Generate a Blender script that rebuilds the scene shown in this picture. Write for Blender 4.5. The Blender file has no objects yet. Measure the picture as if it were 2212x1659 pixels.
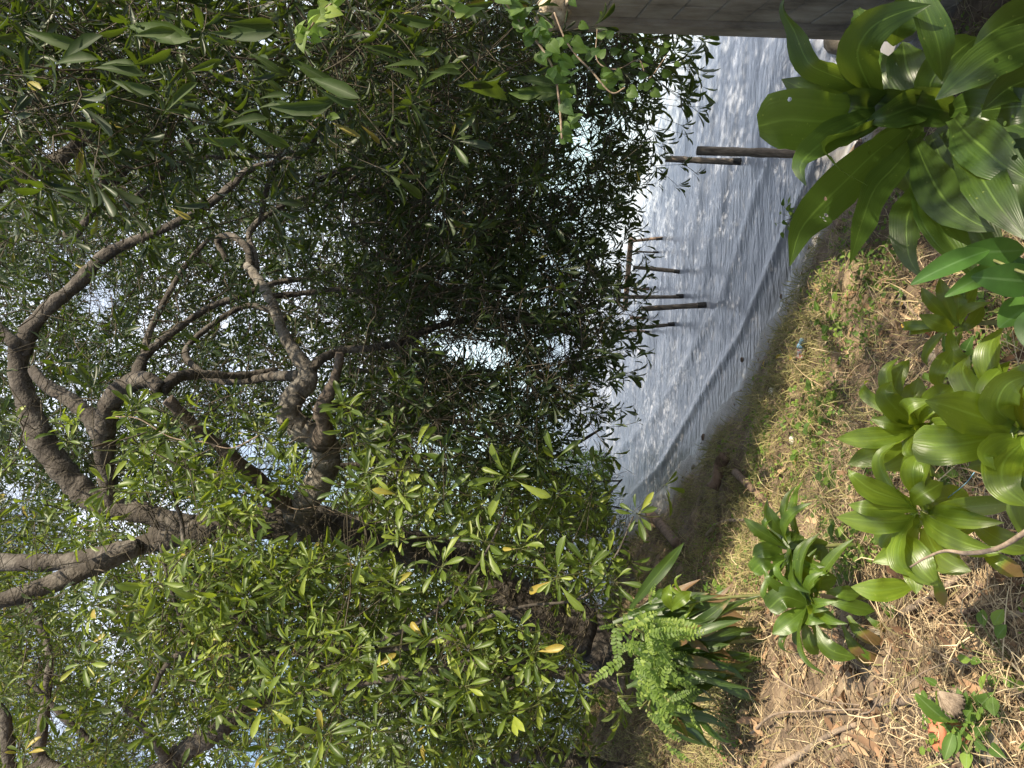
import bpy, math
import numpy as np
from mathutils import Matrix, Vector

rad = math.radians
sc = bpy.context.scene
COL = sc.collection
rng = np.random.default_rng(11)

# ------------------------------------------------------------------ camera
CAM = np.array([0.0, 0.0, 3.0])
PITCH = rad(7.7)
FPX = 1618.0                      # focal length in units of a 2212-wide picture
Fv = np.array([0, math.cos(PITCH), -math.sin(PITCH)])
Uv = np.array([0, math.sin(PITCH), math.cos(PITCH)])
Rv = np.array([1.0, 0, 0])
cam_d = bpy.data.cameras.new("camera")
cam = bpy.data.objects.new("camera", cam_d)
COL.objects.link(cam)
cam_d.sensor_width = 36
cam_d.lens = FPX / 2212 * 36
cam_d.clip_start = 0.05
cam_d.clip_end = 12000
# the phone was held on its side: world up points to the picture's left
m = Matrix((( -Uv[0], Rv[0], -Fv[0], CAM[0]),
            ( -Uv[1], Rv[1], -Fv[1], CAM[1]),
            ( -Uv[2], Rv[2], -Fv[2], CAM[2]),
            (0, 0, 0, 1)))
cam.matrix_world = m
sc.camera = cam

# ------------------------------------------------------------------ light
SUN_DIR = np.array([0.62, -0.50, 0.95]); SUN_DIR /= np.linalg.norm(SUN_DIR)
elev = math.asin(SUN_DIR[2]); azim = math.atan2(SUN_DIR[0], SUN_DIR[1])
world = bpy.data.worlds.new("World"); sc.world = world; world.use_nodes = True
nt = world.node_tree; nt.nodes.clear()
out = nt.nodes.new('ShaderNodeOutputWorld'); bg = nt.nodes.new('ShaderNodeBackground')
sky = nt.nodes.new('ShaderNodeTexSky'); sky.sky_type = 'NISHITA'; sky.sun_disc = False
sky.sun_elevation = elev; sky.sun_rotation = azim
tc = nt.nodes.new('ShaderNodeTexCoord'); mp = nt.nodes.new('ShaderNodeMapping')
mp.inputs['Scale'].default_value = (1, 1, 1.8); mp.inputs['Location'].default_value = (0.3, 0.1, 0.2)
nz = nt.nodes.new('ShaderNodeTexNoise'); nz.inputs['Scale'].default_value = 2.2
nz.inputs['Detail'].default_value = 7; nz.inputs['Roughness'].default_value = 0.55
rp = nt.nodes.new('ShaderNodeValToRGB')
rp.color_ramp.elements[0].position = 0.40; rp.color_ramp.elements[1].position = 0.56
mx = nt.nodes.new('ShaderNodeMix'); mx.data_type = 'RGBA'
mx.inputs[7].default_value = (10.2, 11.0, 12.4, 1)
nt.links.new(tc.outputs['Generated'], mp.inputs[0]); nt.links.new(mp.outputs[0], nz.inputs[0])
sxw = nt.nodes.new('ShaderNodeSeparateXYZ'); nt.links.new(tc.outputs['Generated'], sxw.inputs[0])
mad = nt.nodes.new('ShaderNodeMath'); mad.operation = 'MULTIPLY_ADD'; mad.inputs[1].default_value = .30   # fair weather to the left, cloud to the right
nt.links.new(sxw.outputs[0], mad.inputs[0]); nt.links.new(nz.outputs[0], mad.inputs[2]); nt.links.new(mad.outputs[0], rp.inputs[0]); nt.links.new(rp.outputs[0], mx.inputs[0])
nt.links.new(sky.outputs[0], mx.inputs[6]); nt.links.new(mx.outputs[2], bg.inputs[0])
bg.inputs[1].default_value = 0.072
nt.links.new(bg.outputs[0], out.inputs[0])
sl = bpy.data.lights.new("sun", 'SUN'); sl.energy = 5.0; sl.angle = rad(0.53); sl.color = (1.0, 0.88, 0.68)
so = bpy.data.objects.new("sun", sl); COL.objects.link(so)
so.rotation_euler = Vector(SUN_DIR).to_track_quat('Z', 'Y').to_euler()
sc.view_settings.view_transform = 'Standard'; sc.view_settings.look = 'None'
sc.view_settings.gamma = 1; sc.view_settings.use_curve_mapping = False
sc.view_settings.exposure = 1.2
sc.cycles.max_bounces = 8
sc.cycles.transparent_max_bounces = 6

# ------------------------------------------------------------------ helpers
def P(X, Y, d):
    """picture point (2212 x 1659 units) at depth d (metres) -> world"""
    r = (829.5 - Y) / FPX; dn = (X - 1106) / FPX
    return CAM + d * (Fv + r * Rv - dn * Uv)

def Pa(X, Y, d):
    X = np.asarray(X, float); Y = np.asarray(Y, float); d = np.asarray(d, float)
    r = (829.5 - Y) / FPX; dn = (X - 1106) / FPX
    return CAM + d[:, None] * (Fv + r[:, None] * Rv - dn[:, None] * Uv)

def proj(p):
    q = p - CAM
    dep = q @ Fv
    return 1106 - FPX * (q @ Uv) / dep, 829.5 - FPX * (q @ Rv) / dep, dep

def tag(o, label=None, cat=None, group=None, kind=None):
    if label: o['label'] = label
    if cat: o['category'] = cat
    if group: o['group'] = group
    if kind: o['kind'] = kind
    return o

WLOC = {}
def origin_of(o): return WLOC.get(o.name, np.zeros(3))

def root(name, loc, label, cat, group=None):
    o = bpy.data.objects.new(name, None); COL.objects.link(o)
    o.empty_display_size = 0.1
    o.location = tuple(loc); WLOC[o.name] = np.array(loc, float)
    return tag(o, label, cat, group)

def mesh_np(name, V, tris=None, quads=None, attrs=None, smooth=True):
    me = bpy.data.meshes.new(name)
    V = np.asarray(V, np.float32)
    loops = []; tot = []
    if quads is not None and len(quads): loops.append(np.asarray(quads, np.int32).ravel()); tot.append(np.full(len(quads), 4, np.int32))
    if tris is not None and len(tris): loops.append(np.asarray(tris, np.int32).ravel()); tot.append(np.full(len(tris), 3, np.int32))
    loops = np.concatenate(loops); tot = np.concatenate(tot)
    me.vertices.add(len(V)); me.vertices.foreach_set('co', V.ravel())
    me.loops.add(len(loops)); me.loops.foreach_set('vertex_index', loops)
    me.polygons.add(len(tot))
    st = np.zeros(len(tot), np.int32); st[1:] = np.cumsum(tot)[:-1]
    me.polygons.foreach_set('loop_start', st)
    me.polygons.foreach_set('loop_total', tot)
    if smooth: me.polygons.foreach_set('use_smooth', np.ones(len(tot), bool))
    if attrs:
        for k, a in attrs.items():
            at = me.attributes.new(k, 'FLOAT', 'POINT'); at.data.foreach_set('value', np.asarray(a, np.float32))
    me.update(calc_edges=True); me.validate()
    return me

def obj(name, me, mat, parent=None, at=None):
    """mesh given in world coordinates; at = world origin"""
    o = bpy.data.objects.new(name, me); COL.objects.link(o)
    if mat is not None and not me.materials: me.materials.append(mat)
    at = (origin_of(parent) if parent is not None else np.zeros(3)) if at is None else np.asarray(at, float)
    if np.abs(at).sum() > 0:
        n = len(me.vertices); co = np.empty(n * 3, np.float32); me.vertices.foreach_get('co', co)
        me.vertices.foreach_set('co', (co.reshape(-1, 3) - at).astype(np.float32).ravel())
    base = origin_of(parent) if parent is not None else np.zeros(3)
    if parent is not None: o.parent = parent
    o.location = tuple(at - base); WLOC[o.name] = at
    return o

def inst(name, me, mat4, parent):
    """object sharing mesh data, placed by a world matrix (numpy 4x4)"""
    o = bpy.data.objects.new(name, me); COL.objects.link(o)
    M = mat4.copy(); M[:3, 3] -= origin_of(parent)
    o.parent = parent; o.matrix_local = Matrix(M.tolist())
    return o

def smooth_path(pts, n_per=6):
    pts = np.asarray(pts, float)
    if len(pts) < 3: 
        t = np.linspace(0, 1, n_per + 1)[:, None]
        return pts[0] * (1 - t) + pts[-1] * t
    p = np.vstack([2 * pts[0] - pts[1], pts, 2 * pts[-1] - pts[-2]])
    res = []
    for i in range(1, len(p) - 2):
        for t in np.arange(n_per) / n_per:
            a, b, c, d = p[i - 1], p[i], p[i + 1], p[i + 2]
            res.append(0.5 * ((2 * b) + (-a + c) * t + (2 * a - 5 * b + 4 * c - d) * t * t + (-a + 3 * b - 3 * c + d) * t ** 3))
    res.append(pts[-1])
    return np.array(res)

def tube(path, radii, seg=8, rough=0.0, r=rng, caps=True):
    path = np.asarray(path, float); n = len(path)
    radii = np.broadcast_to(radii, (n,)).astype(float)
    tan = np.gradient(path, axis=0); tan /= np.linalg.norm(tan, axis=1, keepdims=True) + 1e-9
    up = np.array([0.13, 0.2, 0.97]) if abs(tan[0][2]) < 0.9 else np.array([1.0, 0.1, 0.0])
    V = []
    nrm = np.cross(tan[0], up); nrm /= np.linalg.norm(nrm)
    ang = np.arange(seg) / seg * 2 * math.pi
    ph = r.random(3) * 6
    for i in range(n):
        nrm = nrm - tan[i] * (nrm @ tan[i]); nrm /= np.linalg.norm(nrm)
        bn = np.cross(tan[i], nrm)
        lump = 1 + rough * (np.sin(ang * 2 + ph[0] + i * .35) + .6 * np.sin(ang * 3 + ph[1] - i * .5) + .8 * (r.random(seg) - .5))
        V.append(path[i] + radii[i] * lump[:, None] * (np.cos(ang)[:, None] * nrm + np.sin(ang)[:, None] * bn))
    V = np.vstack(V)
    i0 = (np.arange(n - 1)[:, None] * seg + np.arange(seg)).ravel()
    i1 = (np.arange(n - 1)[:, None] * seg + (np.arange(seg) + 1) % seg).ravel()
    Q = np.stack([i0, i1, i1 + seg, i0 + seg], 1)
    T = np.zeros((0, 3), int)
    if caps:
        nv = len(V); V = np.vstack([V, path[0], path[-1]])
        k = np.arange(seg); k2 = (k + 1) % seg
        T = np.vstack([np.stack([np.full(seg, nv), k2, k], 1), np.stack([np.full(seg, nv + 1), (n - 1) * seg + k, (n - 1) * seg + k2], 1)])
    return V, Q, T

class MB:
    def __init__(s): s.V = []; s.Q = []; s.T = []; s.n = 0; s.A = {}
    def add(s, V, Q=None, T=None, **at):
        s.V.append(V)
        if Q is not None and len(Q): s.Q.append(np.asarray(Q) + s.n)
        if T is not None and len(T): s.T.append(np.asarray(T) + s.n)
        for k, a in at.items(): s.A.setdefault(k, []).append(np.broadcast_to(a, (len(V),)))
        s.n += len(V)
    def mesh(s, name, smooth=True):
        return mesh_np(name, np.vstack(s.V), np.vstack(s.T) if s.T else None, np.vstack(s.Q) if s.Q else None,
                       {k: np.concatenate(v) for k, v in s.A.items()}, smooth)

def norm(a): return a / (np.linalg.norm(a, axis=-1, keepdims=True) + 1e-9)

def noise3(p, scale, seed=0):
    """cheap smooth 3D noise, roughly -1..1"""
    r = np.random.default_rng(seed); v = 0
    for k in range(6):
        d = norm(r.normal(size=3)) * scale * (1 + .35 * k)
        v = v + np.sin(p @ d * 2 * math.pi + r.random() * 6.28) / (1 + .25 * k)
    return v / 2.2

def inpoly(x, y, poly):
    poly = np.asarray(poly, float); c = np.zeros(len(x), bool); n = len(poly); j = n - 1
    for i in range(n):
        xi, yi = poly[i]; xj, yj = poly[j]
        c ^= ((yi > y) != (yj > y)) & (x < (xj - xi) * (y - yi) / (yj - yi + 1e-12) + xi)
        j = i
    return c

# ------------------------------------------------------------------ materials
def new_mat(name):
    mt = bpy.data.materials.new(name); mt.use_nodes = True
    n = mt.node_tree; n.nodes.clear()
    return mt, n

def N(n, t, **kw):
    k = n.nodes.new(t)
    for a, b in kw.items(): setattr(k, a, b)
    return k

def ramp(n, stops):
    r = N(n, 'ShaderNodeValToRGB'); e = r.color_ramp.elements
    while len(e) < len(stops): e.new(0.5)
    for i, (p, c) in enumerate(stops):
        e[i].position = p; e[i].color = (*c, 1)
    return r

def leaf_mat(name, stops, under, rough=0.42, trans=0.35, tcol=(0.30, 0.52, 0.05), bump=0.0, spec=0.32):
    mt, n = new_mat(name); L = n.links
    at = N(n, 'ShaderNodeAttribute', attribute_name='rnd')
    oi = N(n, 'ShaderNodeObjectInfo')
    ad = N(n, 'ShaderNodeMath', operation='ADD'); fr = N(n, 'ShaderNodeMath', operation='FRACT')
    L.new(at.outputs['Fac'], ad.inputs[0]); L.new(oi.outputs['Random'], ad.inputs[1]); L.new(ad.outputs[0], fr.inputs[0])
    r = ramp(n, stops); L.new(fr.outputs[0], r.inputs[0])
    geo = N(n, 'ShaderNodeNewGeometry')
    nz = N(n, 'ShaderNodeTexNoise'); nz.inputs['Scale'].default_value = 35; nz.inputs['Detail'].default_value = 3
    L.new(geo.outputs['Position'], nz.inputs[0])
    mv = N(n, 'ShaderNodeMapRange'); mv.inputs[3].default_value = 0.7; mv.inputs[4].default_value = 1.3
    L.new(nz.outputs[0], mv.inputs[0])
    mu = N(n, 'ShaderNodeMix', data_type='RGBA', blend_type='MULTIPLY'); mu.inputs[0].default_value = 1
    L.new(r.outputs[0], mu.inputs[6]); L.new(mv.outputs[0], mu.inputs[7])
    lu = N(n, 'ShaderNodeAttribute', attribute_name='lu')
    mid = N(n, 'ShaderNodeMapRange'); mid.inputs[1].default_value = 0.03; mid.inputs[2].default_value = 0.12
    mid.inputs[3].default_value = 0.55; mid.inputs[4].default_value = 0
    ab = N(n, 'ShaderNodeMath', operation='ABSOLUTE'); L.new(lu.outputs['Fac'], ab.inputs[0]); L.new(ab.outputs[0], mid.inputs[0])
    mm = N(n, 'ShaderNodeMix', data_type='RGBA'); L.new(mid.outputs[0], mm.inputs[0]); L.new(mu.outputs[2], mm.inputs[6])
    mm.inputs[7].default_value = (*[min(1, c * 1.6 + .02) for c in under], 1)
    un = N(n, 'ShaderNodeMix', data_type='RGBA'); L.new(geo.outputs['Backfacing'], un.inputs[0])
    L.new(mm.outputs[2], un.inputs[6]); un.inputs[7].default_value = (*under, 1)
    b = N(n, 'ShaderNodeBsdfPrincipled'); b.inputs['Roughness'].default_value = rough
    b.inputs['Specular IOR Level'].default_value = spec
    L.new(un.outputs[2], b.inputs['Base Color'])
    t = N(n, 'ShaderNodeBsdfTranslucent')
    tm = N(n, 'ShaderNodeMix', data_type='RGBA', blend_type='MULTIPLY'); tm.inputs[0].default_value = 0.6
    tm.inputs[6].default_value = (*tcol, 1); L.new(mv.outputs[0], tm.inputs[7]); L.new(tm.outputs[2], t.inputs[0])
    ms = N(n, 'ShaderNodeMixShader'); ms.inputs[0].default_value = trans
    L.new(b.outputs[0], ms.inputs[1]); L.new(t.outputs[0], ms.inputs[2])
    o = N(n, 'ShaderNodeOutputMaterial'); L.new(ms.outputs[0], o.inputs[0])
    return mt

def simple_mat(name, stops, scale=20, rough=0.8, bump=0.3, stretch=(1, 1, 1), detail=6, spec=0.3, bscale=None, rnd=False, bdist=0.01):
    mt, n = new_mat(name); L = n.links
    tc = N(n, 'ShaderNodeTexCoord'); mp = N(n, 'ShaderNodeMapping'); mp.inputs['Scale'].default_value = stretch
    L.new(tc.outputs['Object'], mp.inputs[0])
    nz = N(n, 'ShaderNodeTexNoise'); nz.inputs['Scale'].default_value = scale; nz.inputs['Detail'].default_value = detail
    nz.inputs['Roughness'].default_value = .65
    L.new(mp.outputs[0], nz.inputs[0])
    src = nz.outputs[0]
    if rnd:
        at = N(n, 'ShaderNodeAttribute', attribute_name='rnd'); md = N(n, 'ShaderNodeMix'); md.inputs[0].default_value = .6
        L.new(nz.outputs[0], md.inputs[2]); L.new(at.outputs['Fac'], md.inputs[3]); src = md.outputs[0]
    r = ramp(n, stops); L.new(src, r.inputs[0])
    b = N(n, 'ShaderNodeBsdfPrincipled'); b.inputs['Roughness'].default_value = rough
    b.inputs['Specular IOR Level'].default_value = spec
    L.new(r.outputs[0], b.inputs['Base Color'])
    if bump:
        n2 = N(n, 'ShaderNodeTexNoise'); n2.inputs['Scale'].default_value = bscale or scale * 2.5; n2.inputs['Detail'].default_value = 5
        L.new(mp.outputs[0], n2.inputs[0])
        bp = N(n, 'ShaderNodeBump'); bp.inputs['Strength'].default_value = bump; bp.inputs['Distance'].default_value = bdist
        L.new(n2.outputs[0], bp.inputs['Height']); L.new(bp.outputs[0], b.inputs['Normal'])
    o = N(n, 'ShaderNodeOutputMaterial'); L.new(b.outputs[0], o.inputs[0])
    return mt

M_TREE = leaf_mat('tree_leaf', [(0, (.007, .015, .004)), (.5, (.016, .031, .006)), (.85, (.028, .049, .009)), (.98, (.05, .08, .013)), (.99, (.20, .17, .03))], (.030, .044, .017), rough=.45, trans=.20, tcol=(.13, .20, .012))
M_SUNLIT = leaf_mat('sunlit_leaf', [(0, (.010, .021, .005)), (.5, (.030, .052, .009)), (.8, (.062, .092, .015)), (.96, (.15, .18, .028)), (.975, (.26, .20, .035))], (.055, .074, .028), rough=.43, trans=.30, tcol=(.26, .34, .025))  # lighter than tree_leaf: sun on the left foliage put into the colour
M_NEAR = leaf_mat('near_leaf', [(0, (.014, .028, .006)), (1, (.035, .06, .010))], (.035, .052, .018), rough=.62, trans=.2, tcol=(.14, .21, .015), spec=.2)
M_BRIGHTLIT = leaf_mat('bright_lit_leaf', [(0, (.022, .042, .008)), (.4, (.055, .088, .014)), (.75, (.12, .165, .026)), (.95, (.22, .26, .04)), (.97, (.28, .21, .04))], (.09, .12, .042), rough=.42, trans=.34, tcol=(.34, .44, .035))  # brighter leaf copy: strong sun on the young tree put into the colour
M_SHRUB = leaf_mat('feathery_leaf', [(0, (.06, .10, .02)), (.5, (.11, .165, .03)), (1, (.20, .26, .05))], (.10, .145, .05), rough=.55, trans=.4, tcol=(.3, .5, .08))
M_COVER = leaf_mat('groundcover_leaf', [(0, (.035, .08, .014)), (.5, (.075, .14, .022)), (1, (.17, .25, .04))], (.1, .15, .05), rough=.6, trans=.35, tcol=(.3, .45, .05))
M_VINE = leaf_mat('vine_leaf', [(0, (.022, .052, .014)), (.5, (.035, .075, .018)), (1, (.09, .15, .03))], (.06, .095, .035), rough=.5, trans=.4, tcol=(.3, .48, .05))
M_DRYLEAF = simple_mat('dry_leaf', [(.2, (.10, .055, .03)), (.5, (.23, .14, .08)), (.8, (.38, .27, .16))], scale=8, rough=.85, bump=.2, rnd=True)
M_STRAW = simple_mat('straw', [(.25, (.08, .052, .028)), (.5, (.27, .195, .11)), (.8, (.52, .42, .26))], scale=6, rough=.8, bump=0, rnd=True)
M_GRASS = leaf_mat('grass_blade', [(0, (.07, .09, .02)), (.35, (.16, .155, .045)), (.65, (.28, .235, .09)), (1, (.42, .33, .16))], (.16, .15, .06), rough=.7, trans=.25, tcol=(.35, .36, .1))
M_WOOD = simple_mat('weathered_timber', [(.25, (.04, .033, .027)), (.5, (.15, .125, .10)), (.75, (.31, .265, .21))], scale=9, stretch=(6, 6, .8), rough=.85, bump=.6)
M_WOODPALE = simple_mat('orange_timber', [(.25, (.14, .085, .055)), (.5, (.38, .25, .165)), (.8, (.58, .44, .32))], scale=9, stretch=(5, 5, 1), rough=.8, bump=.4)
M_STICK = simple_mat('grey_stick', [(.25, (.09, .065, .045)), (.5, (.22, .165, .12)), (.8, (.40, .32, .24))], scale=25, rough=.85, bump=.5)
M_LOG = simple_mat('brown_log', [(.25, (.05, .032, .022)), (.5, (.15, .10, .07)), (.8, (.28, .20, .145))], scale=14, rough=.9, bump=.7)
M_STEM = simple_mat('green_stem', [(.3, (.10, .12, .04)), (.7, (.22, .22, .09))], scale=20, rough=.6, bump=.1)
M_TWIG = simple_mat('twig', [(.3, (.03, .025, .017)), (.7, (.09, .075, .05))], scale=20, rough=.85, bump=.2)
M_ROCK = simple_mat('rock', [(.3, (.08, .07, .055)), (.6, (.22, .19, .15)), (.85, (.36, .32, .27))], scale=9, rough=.9, bump=.8)
M_TERRA = simple_mat('terracotta', [(.3, (.28, .09, .045)), (.7, (.48, .19, .11))], scale=12, rough=.85, bump=.3)
M_PALEROPE = simple_mat('pale_weathered_stone', [(.3, (.12, .09, .06)), (.5, (.45, .38, .28)), (.7, (.66, .6, .47))], scale=30, rough=.9, bump=.6)
M_BLUE = simple_mat('blue_plastic', [(.3, (.08, .16, .24)), (.6, (.22, .38, .52)), (.8, (.6, .7, .8))], scale=30, rough=.2, bump=.4, spec=.7)
M_REDWHITE = simple_mat('red_and_white_print', [(.44, (.5, .03, .04)), (.5, (.75, .68, .62)), (.62, (.35, .3, .25))], scale=28, rough=.5, bump=.4)
M_WHITE = simple_mat('white_plastic', [(.3, (.5, .48, .45)), (.7, (.75, .73, .7))], scale=20, rough=.5, bump=.3)
M_YELLOW = simple_mat('yellow_leaf', [(.3, (.5, .3, .03)), (.7, (.7, .5, .06))], scale=20, rough=.6, bump=.2)
M_PINK = simple_mat('faded_orange_plastic', [(.3, (.6, .22, .12)), (.7, (.75, .38, .24))], scale=10, rough=.5, bump=.1)

def bark_mat(name, dark, mid, light):
    mt, n = new_mat(name); L = n.links
    tc = N(n, 'ShaderNodeTexCoord')
    nz = N(n, 'ShaderNodeTexNoise'); nz.inputs['Scale'].default_value = 5; nz.inputs['Detail'].default_value = 9; nz.inputs['Roughness'].default_value = .72
    L.new(tc.outputs['Object'], nz.inputs[0])
    r = ramp(n, [(.28, dark), (.5, mid), (.72, light)]); L.new(nz.outputs[0], r.inputs[0])
    b = N(n, 'ShaderNodeBsdfPrincipled'); b.inputs['Roughness'].default_value = .9; b.inputs['Specular IOR Level'].default_value = .2
    L.new(r.outputs[0], b.inputs['Base Color'])
    al = N(n, 'ShaderNodeAttribute', attribute_name='al')
    aa = N(n, 'ShaderNodeMath', operation='MULTIPLY_ADD'); 
    L.new(al.outputs['Fac'], aa.inputs[0]); aa.inputs[1].default_value = 46
    n2 = N(n, 'ShaderNodeTexNoise'); n2.inputs['Scale'].default_value = 9; n2.inputs['Detail'].default_value = 4
    L.new(tc.outputs['Object'], n2.inputs[0])
    m2 = N(n, 'ShaderNodeMath', operation='MULTIPLY'); m2.inputs[1].default_value = 14; L.new(n2.outputs[0], m2.inputs[0])
    L.new(m2.outputs[0], aa.inputs[2])
    sn = N(n, 'ShaderNodeMath', operation='SINE'); L.new(aa.outputs[0], sn.inputs[0])
    n3 = N(n, 'ShaderNodeTexNoise'); n3.inputs['Scale'].default_value = 40; n3.inputs['Detail'].default_value = 6
    L.new(tc.outputs['Object'], n3.inputs[0])
    h = N(n, 'ShaderNodeMath', operation='MULTIPLY_ADD'); L.new(sn.outputs[0], h.inputs[0]); h.inputs[1].default_value = .22; L.new(n3.outputs[0], h.inputs[2])
    bp = N(n, 'ShaderNodeBump'); bp.inputs['Strength'].default_value = .8; bp.inputs['Distance'].default_value = .02
    L.new(h.outputs[0], bp.inputs['Height']); L.new(bp.outputs[0], b.inputs['Normal'])
    o = N(n, 'ShaderNodeOutputMaterial'); L.new(b.outputs[0], o.inputs[0])
    return mt
M_BARK = bark_mat('bark', (.022, .019, .016), (.062, .053, .044), (.15, .135, .115))
M_BARKPALE = bark_mat('pale_bark', (.045, .04, .034), (.14, .125, .105), (.28, .26, .225))
M_BARKDEAD = bark_mat('dead_bark', (.035, .028, .023), (.085, .068, .054), (.17, .14, .115))

def dracaena_mat(name='strap_leaf', g=1.0, yel=1.0, lo=.65, hi=1.25):
    mt, n = new_mat(name); L = n.links
    lu = N(n, 'ShaderNodeAttribute', attribute_name='lu'); lv = N(n, 'ShaderNodeAttribute', attribute_name='lv'); ag = N(n, 'ShaderNodeAttribute', attribute_name='age')
    oi = N(n, 'ShaderNodeObjectInfo')
    cx = N(n, 'ShaderNodeCombineXYZ')
    m1 = N(n, 'ShaderNodeMath', operation='MULTIPLY'); m1.inputs[1].default_value = 5; L.new(lu.outputs['Fac'], m1.inputs[0])
    m2 = N(n, 'ShaderNodeMath', operation='MULTIPLY'); m2.inputs[1].default_value = .9; L.new(lv.outputs['Fac'], m2.inputs[0])
    L.new(m1.outputs[0], cx.inputs[0]); L.new(m2.outputs[0], cx.inputs[1]); L.new(oi.outputs['Random'], cx.inputs[2])
    nz = N(n, 'ShaderNodeTexNoise'); nz.inputs['Scale'].default_value = 1.6; nz.inputs['Detail'].default_value = 3
    L.new(cx.outputs[0], nz.inputs[0])
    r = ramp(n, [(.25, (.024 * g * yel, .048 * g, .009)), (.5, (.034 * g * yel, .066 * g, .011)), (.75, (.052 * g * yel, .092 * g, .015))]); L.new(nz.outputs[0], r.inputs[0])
    hv = N(n, 'ShaderNodeMapRange'); hv.inputs[3].default_value = lo; hv.inputs[4].default_value = hi; L.new(oi.outputs['Random'], hv.inputs[0])
    mu = N(n, 'ShaderNodeMix', data_type='RGBA', blend_type='MULTIPLY'); mu.inputs[0].default_value = 1
    L.new(r.outputs[0], mu.inputs[6]); L.new(hv.outputs[0], mu.inputs[7])
    ab = N(n, 'ShaderNodeMath', operation='ABSOLUTE'); L.new(lu.outputs['Fac'], ab.inputs[0])
    mid = N(n, 'ShaderNodeMapRange'); mid.inputs[1].default_value = .015; mid.inputs[2].default_value = .07; mid.inputs[3].default_value = .5; mid.inputs[4].default_value = 0
    L.new(ab.outputs[0], mid.inputs[0])
    mm = N(n, 'ShaderNodeMix', data_type='RGBA'); L.new(mid.outputs[0], mm.inputs[0]); L.new(mu.outputs[2], mm.inputs[6]); mm.inputs[7].default_value = (.15, .24, .045, 1)
    # brown, dried tip on the old leaves and small pale spots
    geo = N(n, 'ShaderNodeNewGeometry')
    vz = N(n, 'ShaderNodeTexVoronoi'); vz.inputs['Scale'].default_value = 70; L.new(geo.outputs['Position'], vz.inputs[0])
    sp = N(n, 'ShaderNodeMapRange'); sp.inputs[1].default_value = .10; sp.inputs[2].default_value = .17; sp.inputs[3].default_value = .55; sp.inputs[4].default_value = 0
    L.new(vz.outputs['Distance'], sp.inputs[0])
    spn = N(n, 'ShaderNodeTexNoise'); spn.inputs['Scale'].default_value = 12; L.new(geo.outputs['Position'], spn.inputs[0])
    spg = N(n, 'ShaderNodeMath', operation='GREATER_THAN'); spg.inputs[1].default_value = .56; L.new(spn.outputs[0], spg.inputs[0])
    spm = N(n, 'ShaderNodeMath', operation='MULTIPLY'); L.new(sp.outputs[0], spm.inputs[0]); L.new(spg.outputs[0], spm.inputs[1])
    sm = N(n, 'ShaderNodeMix', data_type='RGBA'); L.new(spm.outputs[0], sm.inputs[0]); L.new(mm.outputs[2], sm.inputs[6]); sm.inputs[7].default_value = (.22, .26, .06, 1)
    a1 = N(n, 'ShaderNodeMath', operation='MULTIPLY'); L.new(lv.outputs['Fac'], a1.inputs[0]); L.new(ag.outputs['Fac'], a1.inputs[1])
    a2 = N(n, 'ShaderNodeMath', operation='MULTIPLY_ADD'); L.new(spn.outputs[0], a2.inputs[0]); a2.inputs[1].default_value = .7; L.new(a1.outputs[0], a2.inputs[2])
    ar = N(n, 'ShaderNodeMapRange'); ar.inputs[1].default_value = .85; ar.inputs[2].default_value = 1.0; L.new(a2.outputs[0], ar.inputs[0])
    br = ramp(n, [(0, (.26, .24, .05)), (.5, (.24, .14, .05)), (1, (.15, .085, .045))]); L.new(ar.outputs[0], br.inputs[0])
    fm = N(n, 'ShaderNodeMix', data_type='RGBA'); L.new(ar.outputs[0], fm.inputs[0]); L.new(sm.outputs[2], fm.inputs[6]); L.new(br.outputs[0], fm.inputs[7])
    b = N(n, 'ShaderNodeBsdfPrincipled'); b.inputs['Roughness'].default_value = .36; L.new(fm.outputs[2], b.inputs['Base Color'])
    wv = N(n, 'ShaderNodeMath', operation='SINE'); w1 = N(n, 'ShaderNodeMath', operation='MULTIPLY'); w1.inputs[1].default_value = 42
    L.new(lu.outputs['Fac'], w1.inputs[0]); L.new(w1.outputs[0], wv.inputs[0])
    hh = N(n, 'ShaderNodeMath', operation='MULTIPLY_ADD'); L.new(wv.outputs[0], hh.inputs[0]); hh.inputs[1].default_value = .12; L.new(nz.outputs[0], hh.inputs[2])
    bp = N(n, 'ShaderNodeBump'); bp.inputs['Strength'].default_value = .25; bp.inputs['Distance'].default_value = .003
    L.new(hh.outputs[0], bp.inputs['Height']); L.new(bp.outputs[0], b.inputs['Normal'])
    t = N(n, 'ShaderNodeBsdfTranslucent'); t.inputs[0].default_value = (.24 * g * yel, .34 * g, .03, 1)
    ms = N(n, 'ShaderNodeMixShader'); ms.inputs[0].default_value = .34; L.new(b.outputs[0], ms.inputs[1]); L.new(t.outputs[0], ms.inputs[2])
    hv2 = N(n, 'ShaderNodeTexVoronoi'); hv2.inputs['Scale'].default_value = 42; L.new(geo.outputs['Position'], hv2.inputs[0])
    h1 = N(n, 'ShaderNodeMath', operation='LESS_THAN'); h1.inputs[1].default_value = .22; L.new(hv2.outputs['Distance'], h1.inputs[0])
    hn = N(n, 'ShaderNodeTexNoise'); hn.inputs['Scale'].default_value = 7; L.new(geo.outputs['Position'], hn.inputs[0])
    h2 = N(n, 'ShaderNodeMath', operation='GREATER_THAN'); h2.inputs[1].default_value = .655; L.new(hn.outputs[0], h2.inputs[0])
    h3 = N(n, 'ShaderNodeMath', operation='MULTIPLY'); L.new(h1.outputs[0], h3.inputs[0]); L.new(h2.outputs[0], h3.inputs[1])
    tr = N(n, 'ShaderNodeBsdfTransparent'); mh = N(n, 'ShaderNodeMixShader'); L.new(h3.outputs[0], mh.inputs[0]); L.new(ms.outputs[0], mh.inputs[1]); L.new(tr.outputs[0], mh.inputs[2])
    o = N(n, 'ShaderNodeOutputMaterial'); L.new(mh.outputs[0], o.inputs[0])
    return mt
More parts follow.
